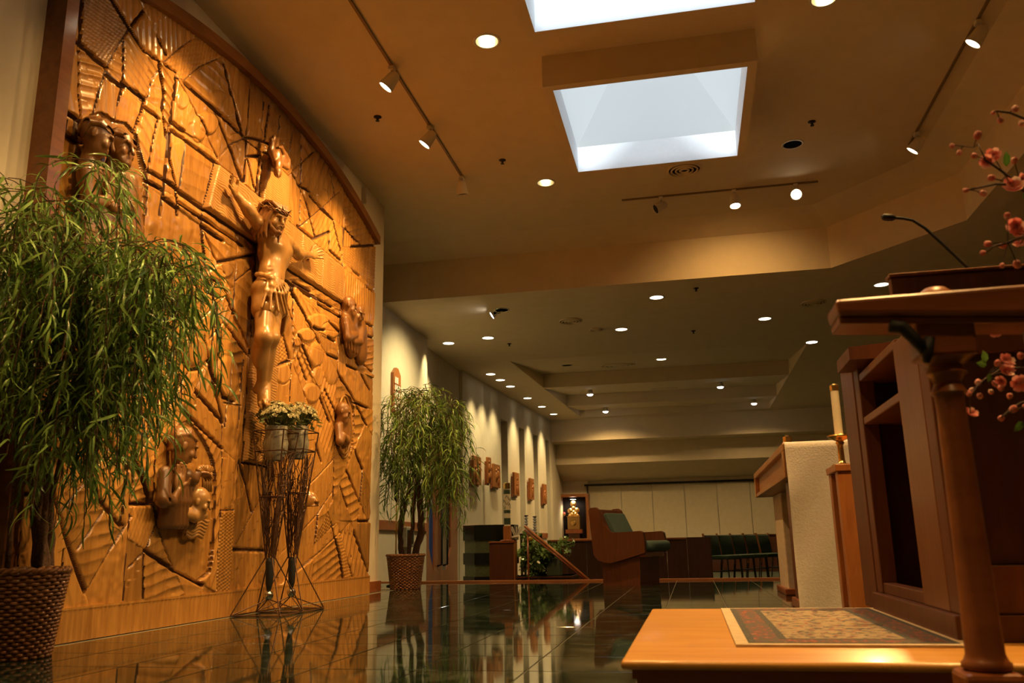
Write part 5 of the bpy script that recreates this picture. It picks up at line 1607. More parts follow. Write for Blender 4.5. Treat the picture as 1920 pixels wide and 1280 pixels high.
# ------------------------------------------------------------------ font group by the platform edge
M_GREENM = plain('green_font_marble', (0.13, 0.16, 0.09), 0.3, noise=0.15, nscale=12)
M_BLACKM = plain('black_font_marble', (0.010, 0.014, 0.011), 0.2, noise=0.3, nscale=14)
YF = 11.3
cx = float(onY(921, 1040, YF)[0])
t = thing('baptismal_font', 'octagonal font of alternating black and green stone courses', 'font', (cx, YF, ZN))
zs = [float(onY(900, y, YF)[2]) - ZN for y in (985, 1013, 1036, 1057, 1079)] + [0]
for k in range(5):
    r = .345 if k % 2 == 0 else .325
    m = MB().lathe([(r / math.cos(math.pi / 8), zs[k + 1]), (r / math.cos(math.pi / 8), zs[k])], 8, (0, 0, 0), Matrix.Rotation(math.pi / 8, 3, 'Z'))
    m.build('stone_course', M_BLACKM if k % 2 == 0 else M_GREENM, t)
MB().lathe([(.30, zs[0] + .001), (.27, zs[0] - .03), (.0001, zs[0] - .05)], 32, caps=False).build('basin', M_BLACKM, t, True)
# wooden cabinet
YC = 10.42
p0, p1 = onY(917, 1015, YC), onY(963, 1015, YC)
ctop = float(p0[2])
t = thing('wood_cabinet', 'plain reddish wood cabinet with right edge coloured as lit in front of the font', 'cabinet', ((p0[0] + p1[0]) / 2, YC, ZN))
hw = (p1[0] - p0[0]) / 2
MB().cbox(-hw, hw, 0, .16, 0, ctop - ZN - .02, .004).build('body', M_AMBO, t)
MB().cbox(-hw - .005, hw + .012, -.012, .17, ctop - ZN - .02, ctop - ZN, .004).build('top', M_CHERRYH, t)
MB().box(hw, hw + .010, 0.0, .155, 0.005, ctop - ZN - .022).build('lit_side_strip', M_ORANGEW, t)  # lighter wood colour stands in for the lit right side
# paschal candle
M_WAX = plain('candle_wax', (0.78, 0.70, 0.52), 0.5, noise=0.03)
M_GREENB = plain('candle_band', (0.05, 0.08, 0.045), 0.5)
q = onY(951.5, 1000, YC + .07); sc = (YC + .07) / F * 1.02
t = thing('paschal_candle', 'tall decorated paschal candle with brass cap on a wooden socket', 'candle', (q[0], YC + .07, ctop))
z = lambda py: float(onY(951, py, YC + .07)[2]) - ctop
MB().lathe([(.085, 0), (.09, .006), (.085, .016), (.05, .02)], 28).build('tray', M_CHERRY, t, True)
MB().cbox(-.044, .044, -.044, .044, .018, z(986), .003).build('socket', M_ORANGEW, t)
MB().lathe([(.040, z(986)), (.040, z(915))], 24).build('candle_shaft', M_WAX, t, True, auto=40)
for ya, yb in ((983, 971), (962, 956), (926, 918)):
    MB().lathe([(.0405, z(ya)), (.0412, z(ya)), (.0412, z(yb)), (.0405, z(yb))], 24).build('painted_band', M_GREENB, t, True, auto=40)
m = MB()
for k in range(9):
    a = k * .9; m.tube([(.0405 * math.cos(a + i * .35), .0405 * math.sin(a + i * .35), z(953) + (z(930) - z(953)) * ((k * .37) % 1) + .03 * math.sin(i * 1.3)) for i in range(6)], .004, 5)
m.build('vine_decoration', M_GREENB, t, True)['kind'] = 'stuff'
MB().lathe([(.043, z(916)), (.043, z(906)), (.030, z(905)), (.012, z(904))], 24).build('brass_follower', M_BRASS, t, True, auto=40)
# fanned white strips
q = onY(968, 1004, YC + .1)
t = thing('palm_fan', 'fan of white strips standing beside the candle socket', 'decoration', (q[0], YC + .1, float(q[2]) - .02))
MB().tube([(-.06, 0, 0), (.03, 0, .015)], .014, 8).build('holder', M_CARD, t, True)
for k, (dx0, dx1) in enumerate(((-.03, -.075), (-.01, -.055), (0, -.0), (.01, .045), (.02, .07))):
    MB().add([(dx0, -.004, .02), (dx0 + .012, -.004, .02), (dx1 + .014, -.006, .13), (dx1 - .002, -.006, .13), (dx0, .004, .02), (dx0 + .012, .004, .02), (dx1 + .014, .002, .13), (dx1 - .002, .002, .13)],
             [(0, 1, 2, 3), (5, 4, 7, 6), (1, 5, 6, 2), (4, 0, 3, 7), (3, 2, 6, 7), (0, 4, 5, 1)]).build('strip', M_CARD, t)
# planter box with trailing ivy
YV = 10.62
a, b = onY(968, 1088, YV), onY(1075, 1088, YV)
led = float(onY(1020, 1079, YV)[2])
t = thing('planter_ledge', 'low dark ledge holding the ivy pots behind the platform edge', 'ledge', ((a[0] + b[0]) / 2, YV, ZN))
MB().cbox(-(b[0] - a[0]) / 2, (b[0] - a[0]) / 2, -.12, .5, 0, led - ZN, .006).build('body', M_BLACKM, t)
MB().cbox(-(b[0] - a[0]) / 2 - .01, (b[0] - a[0]) / 2 + .01, -.13, .51, led - ZN - .03, led - ZN, .006).build('top', M_DARKWOOD, t)
M_POTG = plain('green_pot', (0.06, 0.085, 0.055), 0.5, noise=0.1)
M_IVY = leafmat('ivy_leaf', (0.03, 0.08, 0.015), (0.24, 0.36, 0.11), 0.2, 0.22)
for k, (px, wpx, lab, spread, nl) in enumerate(((1003, 28, 'trailing ivy in a round green pot by the candle', (966, 1030, 1002, 1086), 1200), (1040, 26, 'trailing ivy in a square green pot by the handrail', (1020, 1083, 1018, 1075), 420))):
    c = onY(px, 1078, YV + .05)
    t = thing('potted_ivy', lab, 'potted plant', (c[0], YV + .05, led), group='ivy pots by the platform edge')
    hp = float(onY(px, 1046, YV)[2]) - led; r = wpx / 2 / F * YV
    if k == 0: MB().lathe([(r * .75, 0), (r, hp), (r * .95, hp), (r * .9, hp * .9)], 20, caps=False).build('pot', M_POTG, t, True, auto=40)
    else:
        MB().cbox(-r, r, -r, r, 0, hp, .006).build('pot', M_POTG, t)
    V, Fc = [], []; R = random.Random(40 + k); vines = MB()
    cc = np.array([c[0], YV + .05, led])
    for i in range(34 if k == 0 else 12):
        e = onY(R.uniform(spread[0], spread[1]), R.uniform(spread[2], spread[3]), YV + R.uniform(-.16, .2)) - cc
        m_ = np.array([e[0] * .5, e[1] * .5, max(hp, e[2]) + .05])
        pts = [np.array([0, 0, hp * .9]), m_ * .6 + np.array([0, 0, hp * .4]), m_, e]
        vines.tube(pts, .003, 4, False)
        for j in range(nl // 11):
            q = R.random(); a_, b_ = (m_, e) if q > .35 else (pts[0], m_)
            p = a_ + (b_ - a_) * R.random() + np.array([R.gauss(0, .025), R.gauss(0, .025), R.gauss(0, .022)])
            s_ = R.uniform(.018, .036); M = Matrix.Rotation(R.uniform(0, 6.28), 3, 'Z') @ Matrix.Rotation(R.uniform(.2, 1.3), 3, 'Y') @ Matrix.Rotation(R.gauss(0, .5), 3, 'X')
            lv = [(0, 0, 0), (-.25, .55, .08), (.45, .6, .05), (1.25, 0, -.1), (.45, -.6, .05), (-.25, -.55, .08), (.4, 0, -.04)]
            n0 = len(V)
            for w_ in lv: V.append(tuple(np.array(M @ Vector(w_)) * s_ + p))
            Fc += [(n0, n0 + 1, n0 + 2, n0 + 6), (n0 + 6, n0 + 2, n0 + 3, n0 + 4), (n0, n0 + 6, n0 + 4, n0 + 5)]
    npmesh('ivy_leaves', V, Fc, M_IVY, t, False, False)['kind'] = 'stuff'
    vines.build('ivy_vines', M_IVY, t)['kind'] = 'stuff'
# sloping handrail
A, B = onY(984, 986, 10.30), onY(1104, 1089, 10.16)
t = thing('handrail', 'sloping wooden handrail running down to the platform edge', 'handrail', (B[0], B[1], 0))
o = np.array([B[0], B[1], 0])
for k, dz in enumerate((0.0, -.045)):
    MB().tube([A - o + np.array([0, 0, dz]), B - o + np.array([0, 0, dz * .6 + .012])], .017 if k == 0 else .013, 8).build('rail', M_ORANGEW if k == 0 else M_CHERRY, t, True)
for f_ in (.04, .93):
    p = A + (B - A) * f_ - o
    MB().tube([p + np.array([0, .01, -.03]), np.array([p[0], p[1] + .01, -.004 if False else ZN])], .010, 8).build('baluster', M_CHERRY, t, True)
# oil lamp on a slim stem
M_GLASS = plain('lamp_glass', (0.55, 0.56, 0.60), 0.05, spec=0.8)
M_AMBER = plain('amber_oil', (0.40, 0.24, 0.03), 0.12)
q = onY(993, 1018, 10.52)
t = thing('oil_lamp', 'round glass oil lamp with amber base above the ivy', 'lamp', (q[0], 10.52, led))
zb_ = float(q[2]) - led
MB().tube([(0, 0, 0), (0, 0, zb_)], .012, 8).build('stem', M_BRASS, t, True)
b_ = MB(); b_.ball((0, 0, zb_ + .05), (.045, .045, .035), 14, 8); b_.build('amber_base', M_AMBER, t, True)
b_ = MB(); b_.ball((0, 0, zb_ + .135), (.05, .05, .05), 16, 10); b_.build('glass_globe', M_GLASS, t, True)
# dark table with two crystal candlesticks behind the ivy
YT = 11.95
q0, q1 = onY(978, 1000, YT), onY(1014, 1000, YT); tz = float(q0[2])
t = thing('side_table', 'small dark side table behind the ivy', 'table', ((q0[0] + q1[0]) / 2, YT, ZN))
hw = (q1[0] - q0[0]) / 2
MB().cbox(-hw, hw, -.15, .15, tz - ZN - .03, tz - ZN, .005).build('top', M_DARKWOOD, t)
for a in (-1, 1):
    for b in (-1, 1): MB().box(a * (hw - .02) - .015, a * (hw - .02) + .015, b * .13 - .015, b * .13 + .015, 0, tz - ZN - .03).build('leg', M_DARKWOOD, t)
for px, py, lab in ((987, 966, 'crystal candlestick beside the handrail top'), (1003, 968, 'darker crystal candlestick against the far wall')):
    q = onY(px, 999, YT); h = float(onY(px, py, YT)[2]) - tz
    c = thing('crystal_candlestick', lab, 'candlestick', (q[0], YT, tz), group='crystal candlesticks')
    pr = [(.035, 0), (.04, .01), (.015, .025)]
    n = 5
    for i in range(n):
        z0 = .03 + (h - .05) * i / n; dz = (h - .05) / n
        pr += [(.012, z0), (.028, z0 + dz * .4), (.026, z0 + dz * .6), (.012, z0 + dz)]
    MB().lathe(pr + [(.024, h - .01), (.02, h)], 10).build('stem', M_GLASS, c)
    MB().lathe([(.026, h - .012), (.030, h), (.022, h + .004), (.02, h - .004)], 12, caps=False).build('cup', M_CHROME, c)

# ------------------------------------------------------------------ far end: partition, niche, low wall, chairs
M_PART = plain('partition_panel', (0.60, 0.52, 0.36), 0.7, noise=0.03, nscale=2)
zr = float(onY(1250, 905, YB)[2])
xs = [float(onY(x, 1000, YB)[0]) for x in (1106, 1168, 1227, 1288, 1350, 1413)]; st_ = xs[-1] - xs[-2]
xs += [xs[-1] + st_ * k for k in range(1, 6)]
t = thing('folding_partition', 'cream folding partition closing the far end of the nave', 'partition', ((xs[0] + xs[-1]) / 2, YB + .05, ZN))
for k in range(len(xs) - 1):
    MB().cbox(xs[k] + .006, xs[k + 1] - .006, YB + .03 + .012 * (k % 2), YB + .08, ZN, zr - .02, .004).build('panel', M_PART, t, world=True)
MB().box(xs[0] - .1, xs[-1], YB - .02, YB + .06, zr - .02, zr + .03).build('top_track', M_BLACK, t, world=True)
MB().box(xs[0] - .04, xs[0] - .005, YB + .0, YB + .06, ZN, zr).build('jamb', M_BLACK, t, world=True)
struct('bulkhead_closing', MB().box(-3.9, 6.5, YB + .081, YB + .25, zr - .1, 2.3), M_CEIL)

yn = YB - .32
fa, fb = onY(1042, 927, yn), onY(1106, 1011, yn)
x0, x1, z1, z0 = float(fa[0]), float(fb[0]), float(fa[2]), float(fb[2])
t = thing('tabernacle_niche', 'dark display niche with glowing orange wooden frame on the end wall', 'niche', ((x0 + x1) / 2, yn, z0))
w_ = .07
M_BLACKV = plain('dark_velvet', (0.010, 0.005, 0.004), 0.9)
MB().box(x0, x0 + w_, yn - .03, YB - .005, z0, z1).build('frame_stile', M_ORANGEW, t, world=True)
MB().box(x1 - w_, x1, yn - .03, YB - .005, z0, z1).build('frame_stile', M_ORANGEW, t, world=True)
MB().box(x0 + w_, x1 - w_, yn - .03, YB - .005, z1 - w_, z1).build('frame_head', M_ORANGEW, t, world=True)
MB().box(x0 + w_, x1 - w_, yn - .03, YB - .005, z0, z0 + .03).build('frame_sill', M_ORANGEW, t, world=True)
MB().box(x0 + w_, x1 - w_, YB - .02, YB - .005, z0 + .03, z1 - w_).build('back_panel', M_BLACKV, t, world=True)
xm = float(onY(1075, 980, yn)[0])
MB().lathe([(.10, .06), (.12, .0), (.09, .0)], 20, (xm, yn + .1, z1 - w_ - .065), caps=False).build('lamp_shade', M_BLACK, t, True, world=True)
MB().lathe([(.0001, .004), (.09, .004)], 20, (xm, yn + .1, z1 - w_ - .065)).build('lamp_face', M_LFB, t, world=True)
spot((xm, yn + .08, z1 - w_ - .08), (xm, yn + .10, z0), 18, 150, .6, HALO, .03)
# gilt bronze for the casket and its discs
M_BRONZE = plain('gilt_bronze', (0.55, 0.33, 0.12), 0.35, metal=0.8, noise=0.2, nscale=20)
Zp = lambda py: float(onY(1075, py, yn)[2])
ya = yn + .14
t = thing('tabernacle', 'gilt tabernacle casket crowned by round discs inside the lit niche', 'tabernacle', (xm, ya, z0 + .03))
o = lambda py: Zp(py) - z0 - .03
MB().cbox(-.15, .15, -.09, .09, 0, o(1000), .008).build('plinth', M_DARKWOOD, t)
MB().cbox(-.22, .22, -.11, .11, o(1000), o(992), .01).build('shelf', M_CHERRY, t)
MB().cbox(-.16, .16, -.09, .09, o(992), o(969), .012).build('casket', M_BRONZE, t)
MB().lathe([(.07, 0), (.075, .01), (.06, .02), (.0001, .012)], 20, (0, -.09, (o(992) + o(969)) / 2), Matrix.Rotation(math.pi / 2, 3, 'X')).build('casket_medallion', M_BRASS, t, True)
MB().cbox(-.175, .175, -.10, .10, o(969), o(967), .003).build('casket_cornice', M_BRASS, t)
for (dx, py, r) in ((0, 944, .085), (.0, 952, .055), (-.09, 957, .07), (.09, 956, .07), (-.045, 964, .06), (.05, 964, .06), (0, 960, .05), (-.10, 966, .045), (.10, 966, .045)):
    MB().lathe([(.0001, -.02), (r * .8, -.018), (r, -.006), (r, .01), (.0001, .014)], 20, (dx, -.02, o(py)), Matrix.Rotation(math.pi / 2, 3, 'X')).build('disc', M_BRONZE, t, True)
M_RED = emitter('red_glow', (1.0, 0.02, 0.04), 6.0)
for px, py, lab in ((1058, 963, 'upper red sanctuary light in the niche'), (1050, 981, 'lower red sanctuary light in the niche')):
    q = onY(px, py, ya)
    t = thing('sanctuary_light', lab, 'lamp', (q[0], ya, q[2] - .03), group='red sanctuary lights')
    MB().lathe([(.02, -.02), (.03, 0), (.034, .02), (.03, .06), (.026, .06), (.03, .02)], 14, caps=False).build('cup', M_CHERRY, t, True)
    b_ = MB(); b_.ball((0, -.005, .045), .026, 12, 8); b_.build('flame_glass', M_RED, t, True)
    MB().tube([(0, 0, -.02), (0, YB - .022 - ya, -.02)], .008, 6).build('bracket', M_BRASS, t)
# low wood wall
YW = 14.2
p0, p1, pe = onY(1026, 1013, YW), onY(1332, 1004, YW), onY(1287, 1004, YW)
zw = float(onY(1180, 1009, YW)[2])
t = thing('wood_screen', 'long dark wood low screen across the nave', 'low screen', ((p0[0] + p1[0]) / 2, YW, ZN))
npan = 7
for k in range(npan):
    xa, xb = p0[0] + (pe[0] - p0[0]) * k / npan, p0[0] + (pe[0] - p0[0]) * (k + 1) / npan
    MB().cbox(xa + .002, xb - .002, YW, YW + .05, ZN + .08, zw - .03, .004).build('panel', M_DARKWOOD, t, world=True)
MB().cbox(pe[0], p1[0], YW - .02, YW + .06, ZN, zw, .004).build('end_pier', M_DARKWOOD, t, world=True)
MB().cbox(p0[0], pe[0], YW - .02, YW + .07, zw - .03, zw, .005).build('cap_rail', M_CHERRYH, t, world=True)
MB().cbox(p0[0], pe[0], YW - .015, YW + .05, ZN, ZN + .08, .004).build('base_rail', M_CHERRYH, t, world=True)
p2_, p3_ = onY(1326, 1003, 21.3), onY(1500, 1003, 21.3)
t = thing('wood_screen', 'dark wood low screen behind the row of green chairs', 'low screen', ((p2_[0] + p3_[0]) / 2, 21.3, ZN))
for k in range(3):
    xa, xb = p2_[0] + (p3_[0] - p2_[0]) * k / 3, p2_[0] + (p3_[0] - p2_[0]) * (k + 1) / 3
    MB().cbox(xa + .002, xb - .002, 21.3, 21.35, ZN, float(p2_[2]) - .03, .004).build('panel', M_DARKWOOD, t, world=True)
MB().cbox(p2_[0], p3_[0], 21.28, 21.37, float(p2_[2]) - .03, float(p2_[2]), .005).build('cap_rail', M_DARKWOOD, t, world=True)
# row of green chairs
M_GREENF = plain('green_upholstery', (0.030, 0.060, 0.038), 0.9, noise=0.15, nscale=60, bump=0.2, bscale=300)
def nave_chair(loc, rz, lab):
    t = thing('nave_chair', lab, 'chair', loc, rz, 'green chairs in a row')
    MB().cbox(-.23, .23, -.22, .22, .40, .47, .02).build('seat', M_GREENF, t, True, auto=40)
    m = MB(); m.cbox(-.21, .21, -.025, .025, 0, .35, .015)
    for i, v in enumerate(m.v): m.v[i] = (v[0], v[1] + .20 + v[2] * .14, v[2] + .47)
    m.build('backrest', M_GREENF, t, True, auto=40)
    for s_ in (-1, 1):
        MB().tube([(s_ * .235, .19, .30), (s_ * .235, .20, .47), (s_ * .235, .265, .85)], .022, 6).build('back_post', M_ORANGEW, t)
        MB().tube([(s_ * .22, -.20, 0), (s_ * .22, -.18, .42)], .014, 6).build('leg', M_BLACK, t)
        MB().tube([(s_ * .22, .24, 0), (s_ * .225, .19, .42)], .014, 6).build('leg', M_BLACK, t)
        MB().tube([(s_ * .22, -.19, .2), (s_ * .22, .22, .2)], .009, 5).build('side_stretcher', M_BLACK, t)
names = ['nearest the long wood screen', 'second from the wood screen', 'third from the wood screen', 'fourth from the wood screen', 'fifth from the wood screen, beside the altar']
for k, px in enumerate((1358, 1383, 1407, 1431, 1455)):
    Y_ = 16.0 + .46 * k
    q = onY(px, 1040, Y_)
    nave_chair((q[0], Y_, ZN), math.radians(58), 'dark green upholstered chair, ' + names[k])

# ------------------------------------------------------------------ presider's chair
M_TEAL = plain('teal_upholstery', (0.075, 0.125, 0.10), 0.85, noise=0.1, nscale=50, bump=0.15, bscale=260)
P0 = onZ(1158, 1098, 0.0); ang = math.radians(-20)
fv, wv = np.array([math.cos(ang), math.sin(ang), 0]), np.array([-math.sin(ang), math.cos(ang), 0])
t = thing('presider_chair', 'large wooden presider chair with teal cushions at the platform edge', 'chair', P0 + wv * .3, ang)
def cl(px, py): p = onP(px, py, P0, wv); return (float((p - P0) @ fv), float(p[2]))
side = [cl(*p) for p in ((1103, 957), (1106, 952), (1116, 951), (1121, 955), (1133, 983), (1142, 996), (1150, 998), (1172, 997), (1200, 995), (1205, 998), (1208, 1012), (1209, 1036), (1172, 1048), (1144, 1056), (1122, 1051), (1113, 1040), (1108, 1000))]
W_ = .60
for s_, y in (('near', -W_ / 2), ('far', W_ / 2 - .05)):
    recalc(MB().prism(side, y, y + .05, 'y').build('side_panel', M_AMBO, t))
ped = [cl(*p) for p in ((1126, 1048), (1196, 1040), (1197, 1097), (1127, 1093))]; ped = [(x, max(z, 0)) for x, z in ped]; ped[2] = (ped[2][0], 0.0); ped[3] = (ped[3][0], 0.0)
recalc(MB().prism(ped, -W_ / 2 + .05, W_ / 2 - .05, 'y').build('pedestal', M_AMBO, t))
a0, a1 = cl(1117, 956), cl(1140, 1012)
def slabp(p, q, th, y0, y1, name, mat):
    d = np.array([q[0] - p[0], q[1] - p[1]]); d = d / np.linalg.norm(d); n = np.array([-d[1], d[0]]) * th
    if n[0] < 0: n = -n
    poly = [p, q, (q[0] + n[0], q[1] + n[1]), (p[0] + n[0], p[1] + n[1])]
    o = recalc(MB().prism(poly, y0, y1, 'y').build(name, mat, t))
    bv = o.modifiers.new('round', 'BEVEL'); bv.width = .012; bv.segments = 2
    return o
slabp(a0, a1, .03, -W_ / 2 + .05, W_ / 2 - .05, 'back_shell', M_AMBO)
slabp((a0[0] + .035, a0[1] - .05), (a1[0] + .035, a1[1]), .055, -W_ / 2 + .07, W_ / 2 - .07, 'back_cushion', M_TEAL)
s0 = (a1[0] + .02, cl(1180, 1024)[1])
o = MB().cbox(s0[0], cl(1222, 1020)[0], -W_ / 2 + .06, W_ / 2 - .06, s0[1] - .05, s0[1] + .055, .04).build('seat_cushion', M_TEAL, t, True, auto=50)
MB().cbox(s0[0] - .03, cl(1206, 1020)[0], -W_ / 2 + .05, W_ / 2 - .05, s0[1] - .11, s0[1] - .05, .01).build('seat_box', M_CHERRY, t)

# ------------------------------------------------------------------ altar
M_CLOTH = plain('altar_linen', (0.74, 0.68, 0.58), 0.85, noise=0.03, nscale=10, bump=0.35, bscale=90)
M_OAKL = wood('altar_oak', (0.34, 0.14, 0.035), (0.48, 0.22, 0.06), 0.38, (9, 1.0, 9), 0.25, 0.05, 0.06)
M_STONE = plain('altar_stone', (0.60, 0.50, 0.38), 0.6, noise=0.08, nscale=5)
Y0, Y1 = 5.55, 8.15
xa = float(onY(1466, 831, Y0)[0]); AZ = float(onY(1466, 831, Y0)[2]); AW = 1.15; th = .21
t = thing('altar', 'wooden altar table with thick panelled edge', 'altar', (xa + AW / 2, (Y0 + Y1) / 2, 0))
MB().cbox(xa, xa + AW, Y0, Y1, AZ - .045, AZ, .006).build('mensa', M_OAKL, t, world=True)
MB().box(xa + .035, xa + AW - .035, Y0 + .02, Y1 - .02, AZ - th, AZ - .045).build('apron', M_OAKL, t, world=True)
for y in (Y0, Y1 - .09): MB().cbox(xa, xa + .05, y, y + .09, AZ - th, AZ - .045, .004).build('corner_block', M_OAKL, t, world=True)
MB().cbox(xa + .005, xa + .04, Y0 + .09, Y1 - .09, AZ - th, AZ - th + .03, .003).build('lower_moulding', M_OAKL, t, world=True)
MB().cbox(xa + .05, xa + AW - .16, Y0 + .06, Y0 + .50, .02, AZ - th, .01).build('near_pedestal', M_AMBO, t, world=True)
MB().cbox(xa + .03, xa + AW - .11, Y0 + .04, Y0 + .55, 0, .06, .008).build('pedestal_base', M_CHERRY, t, world=True)
MB().cbox(xa + .13, xa + AW - .2, Y1 - .9, Y1 - .25, .02, AZ - th, .01).build('far_pedestal', M_STONE, t, world=True)
MB().cbox(xa + .10, xa + AW - .18, Y1 - .93, Y1 - .22, 0, .05, .008).build('pedestal_base', M_CHERRY, t, world=True)
# cloth: top sheet and hanging end with slight folds
nx_, nz_ = 60, 70
V, Q = [], []
x_l, x_r = xa + .012, xa + AW - .05
for j in range(nz_ + 1):
    s_ = j / nz_ * (AZ + .62)
    for i in range(nx_ + 1):
        u_ = i / nx_; x = x_l + (x_r - x_l) * u_
        if s_ < .62: p = (x, Y0 + .62 - s_ - .012, AZ + .004)
        else:
            h = s_ - .62; f_ = min(1, h / .3)
            fold = .012 * f_ * math.sin(7 * u_ + 5 * h) + .010 * f_ * math.sin((u_ * 3.2 + h * 1.6) * 5.0) + .03 * f_ * max(0, h - .75) * math.sin(u_ * 14 - 4 * h)
            p = (x, Y0 - .018 - .015 * f_ - fold, max(.006, AZ - h - .004))
        V.append(p)
for j in range(nz_):
    for i in range(nx_):
        a = j * (nx_ + 1) + i; Q.append((a, a + 1, a + nx_ + 2, a + nx_ + 1))
cl_ = npmesh('altar_cloth', V, Q, M_CLOTH, None)
sm_ = cl_.modifiers.new('thickness', 'SOLIDIFY'); sm_.thickness = .004
tag(cl_, 'white linen altar cloth hanging to the floor over the near end', 'altar cloth')
q = onY(1472, 827, Y0 + .9)
t = thing('altar_candle', 'short brass-capped candle standing on the altar', 'candle', (xa + .14, Y0 + .95, AZ + .004))
MB().lathe([(.03, 0), (.03, .10)], 16).build('wax', M_WAX, t, True, auto=40); MB().lathe([(.033, .09), (.033, .14), (.02, .145), (.008, .155)], 16).build('brass_follower', M_BRASS, t, True, auto=40)
# candle stand by the lectern
YS = 4.62
q0 = onY(1557, 880, YS); zt2 = float(onY(1572, 874, YS)[2]); x0 = float(q0[0])
t = thing('candle_stand', 'square wooden candle stand between altar and lectern', 'stand', (x0 + .15, YS, 0))
MB().cbox(-.15, .15, -.15, .15, zt2 - .035, zt2, .004).build('top', M_ORANGEW, t)
for a in (-1, 1):
    for b in (-1, 1): MB().cbox(a * .105 - .036, a * .105 + .036, b * .105 - .036, b * .105 + .036, 0, zt2 - .035, .004).build('leg', M_ORANGEW, t)
MB().cbox(-.12, .12, -.12, .12, .10, .13, .004).build('lower_shelf', M_ORANGEW, t)
q = onY(1569, 815, YS); xc = float(onY(1577, 850, YS)[0])
t = thing('altar_candlestick', 'brass candlestick with a tall cream candle on the candle stand', 'candle', (xc, YS, zt2))
z = lambda py: float(onY(1574, py, YS)[2]) - zt2
MB().lathe([(.055, 0), (.05, .008), (.02, .015), (.016, .03), (.015, z(835)), (.022, z(830)), (.016, z(826))], 20).build('stem', M_BRASS, t, True)
MB().lathe([(.012, z(828)), (.055, z(820)), (.062, z(816)), (.05, z(820)), (.012, z(824))], 24, caps=False).build('drip_dish', M_BRASS, t, True)
MB().lathe([(.021, z(818)), (.021, z(730))], 20).build('candle_shaft', M_WAX, t, True, auto=40)
MB().lathe([(.0225, z(732)), (.0225, z(722)), (.012, z(720)), (.004, z(718))], 20).build('brass_follower', M_BRASS, t, True, auto=40)
# ------------------------------------------------------------------ wooden step and rug
SZ = 0.15
a, b = onZ(1170, 1238, SZ), onZ(1218, 1141, SZ)
SX, SY0, SY1, SXR = float((a[0] + b[0]) / 2), float(a[1]), float(b[1]), 2.3
step = thing('lectern_step', 'wide golden oak step in front of the lectern', 'platform', ((SX + SXR) / 2, (SY0 + SY1) / 2, 0))
MB().cbox(SX, SXR, SY0, SY1, SZ - .022, SZ, .009).build('top_board', M_OAKSTEP, step, True, world=True, auto=50)
MB().box(SX + .035, SXR - .03, SY0 + .035, SY1 - .03, .0, SZ - .022).build('base_box', M_CHERRYH, step, world=True)
MB().box(SX + .025, SXR - .02, SY0 + .025, SY0 + .035, SZ - .045, SZ - .022).build('cove_strip', M_CHERRYH, step, world=True)

def rugmat():
    m, nt, b = nodes_of('persian_rug')
    tc = N(nt, 'ShaderNodeTexCoord')
    def vor(scale, metric='MANHATTAN', feat='F1'):
        v = N(nt, 'ShaderNodeTexVoronoi'); v.distance = metric; v.feature = feat; v.inputs['Scale'].default_value = scale
        nt.links.new(tc.outputs['Object'], v.inputs['Vector']); return v
    v1 = vor(62); v2 = vor(24)
    base = ramp(nt, v1.outputs['Color'], [(0.0, (0.04, 0.05, 0.07)), (0.42, (0.09, 0.08, 0.075)), (0.56, (0.26, 0.20, 0.12)), (0.70, (0.34, 0.26, 0.16)), (0.82, (0.26, 0.05, 0.03))])
    med = ramp(nt, v2.outputs['Distance'], [(0.0, (0.30, 0.045, 0.025)), (0.16, (0.30, 0.22, 0.13)), (0.20, (0.05, 0.06, 0.075)), (0.24, (0.33, 0.25, 0.15))])
    mx = N(nt, 'ShaderNodeMixRGB'); nz = N(nt, 'ShaderNodeTexNoise'); nz.inputs['Scale'].default_value = 34
    nt.links.new(tc.outputs['Object'], nz.inputs['Vector'])
    st = ramp(nt, nz.outputs['Fac'], [(0.48, (0, 0, 0)), (0.52, (1, 1, 1))])
    nt.links.new(st, mx.inputs[0]); nt.links.new(base, mx.inputs[1]); nt.links.new(med, mx.inputs[2])
    nt.links.new(mx.outputs[0], b.inputs['Base Color']); b.inputs['Roughness'].default_value = 0.95
    n2 = N(nt, 'ShaderNodeTexNoise'); n2.inputs['Scale'].default_value = 500
    bp = N(nt, 'ShaderNodeBump'); bp.inputs['Strength'].default_value = .4; bp.inputs['Distance'].default_value = .002
    nt.links.new(n2.outputs['Fac'], bp.inputs['Height']); nt.links.new(bp.outputs[0], b.inputs['Normal'])
    return m
def bandmat(name, c0, c1, c2, sc):
    m, nt, b = nodes_of(name)
    tc = N(nt, 'ShaderNodeTexCoord'); v = N(nt, 'ShaderNodeTexVoronoi'); v.distance = 'MANHATTAN'; v.inputs['Scale'].default_value = sc
    nt.links.new(tc.outputs['Object'], v.inputs['Vector'])
    nt.links.new(ramp(nt, v.outputs['Distance'], [(0.16, c0), (0.24, c1), (0.55, c1), (0.62, c2)]), b.inputs['Base Color']); b.inputs['Roughness'].default_value = .95
    return m
M_RUG = rugmat()
M_RUGRED = bandmat('rug_red_band', (0.40, 0.30, 0.18), (0.26, 0.055, 0.03), (0.10, 0.08, 0.07), 40)
M_RUGBLUE = bandmat('rug_dark_band', (0.36, 0.28, 0.17), (0.08, 0.08, 0.065), (0.06, 0.06, 0.06), 90)
M_RUGEDGE = plain('rug_cream_edge', (0.56, 0.44, 0.28), 0.9, bump=0.3, bscale=400)
r0, r1 = onZ(1380, 1213, SZ), onZ(1352, 1143, SZ)
rx0, ry0, ry1, rx1 = float((r0[0] + r1[0]) / 2), float(r0[1]), float(r1[1]), 0.70
rug = thing('rug', 'small patterned oriental rug with cream edge on the oak step', 'rug', ((rx0 + rx1) / 2, (ry0 + ry1) / 2, SZ))
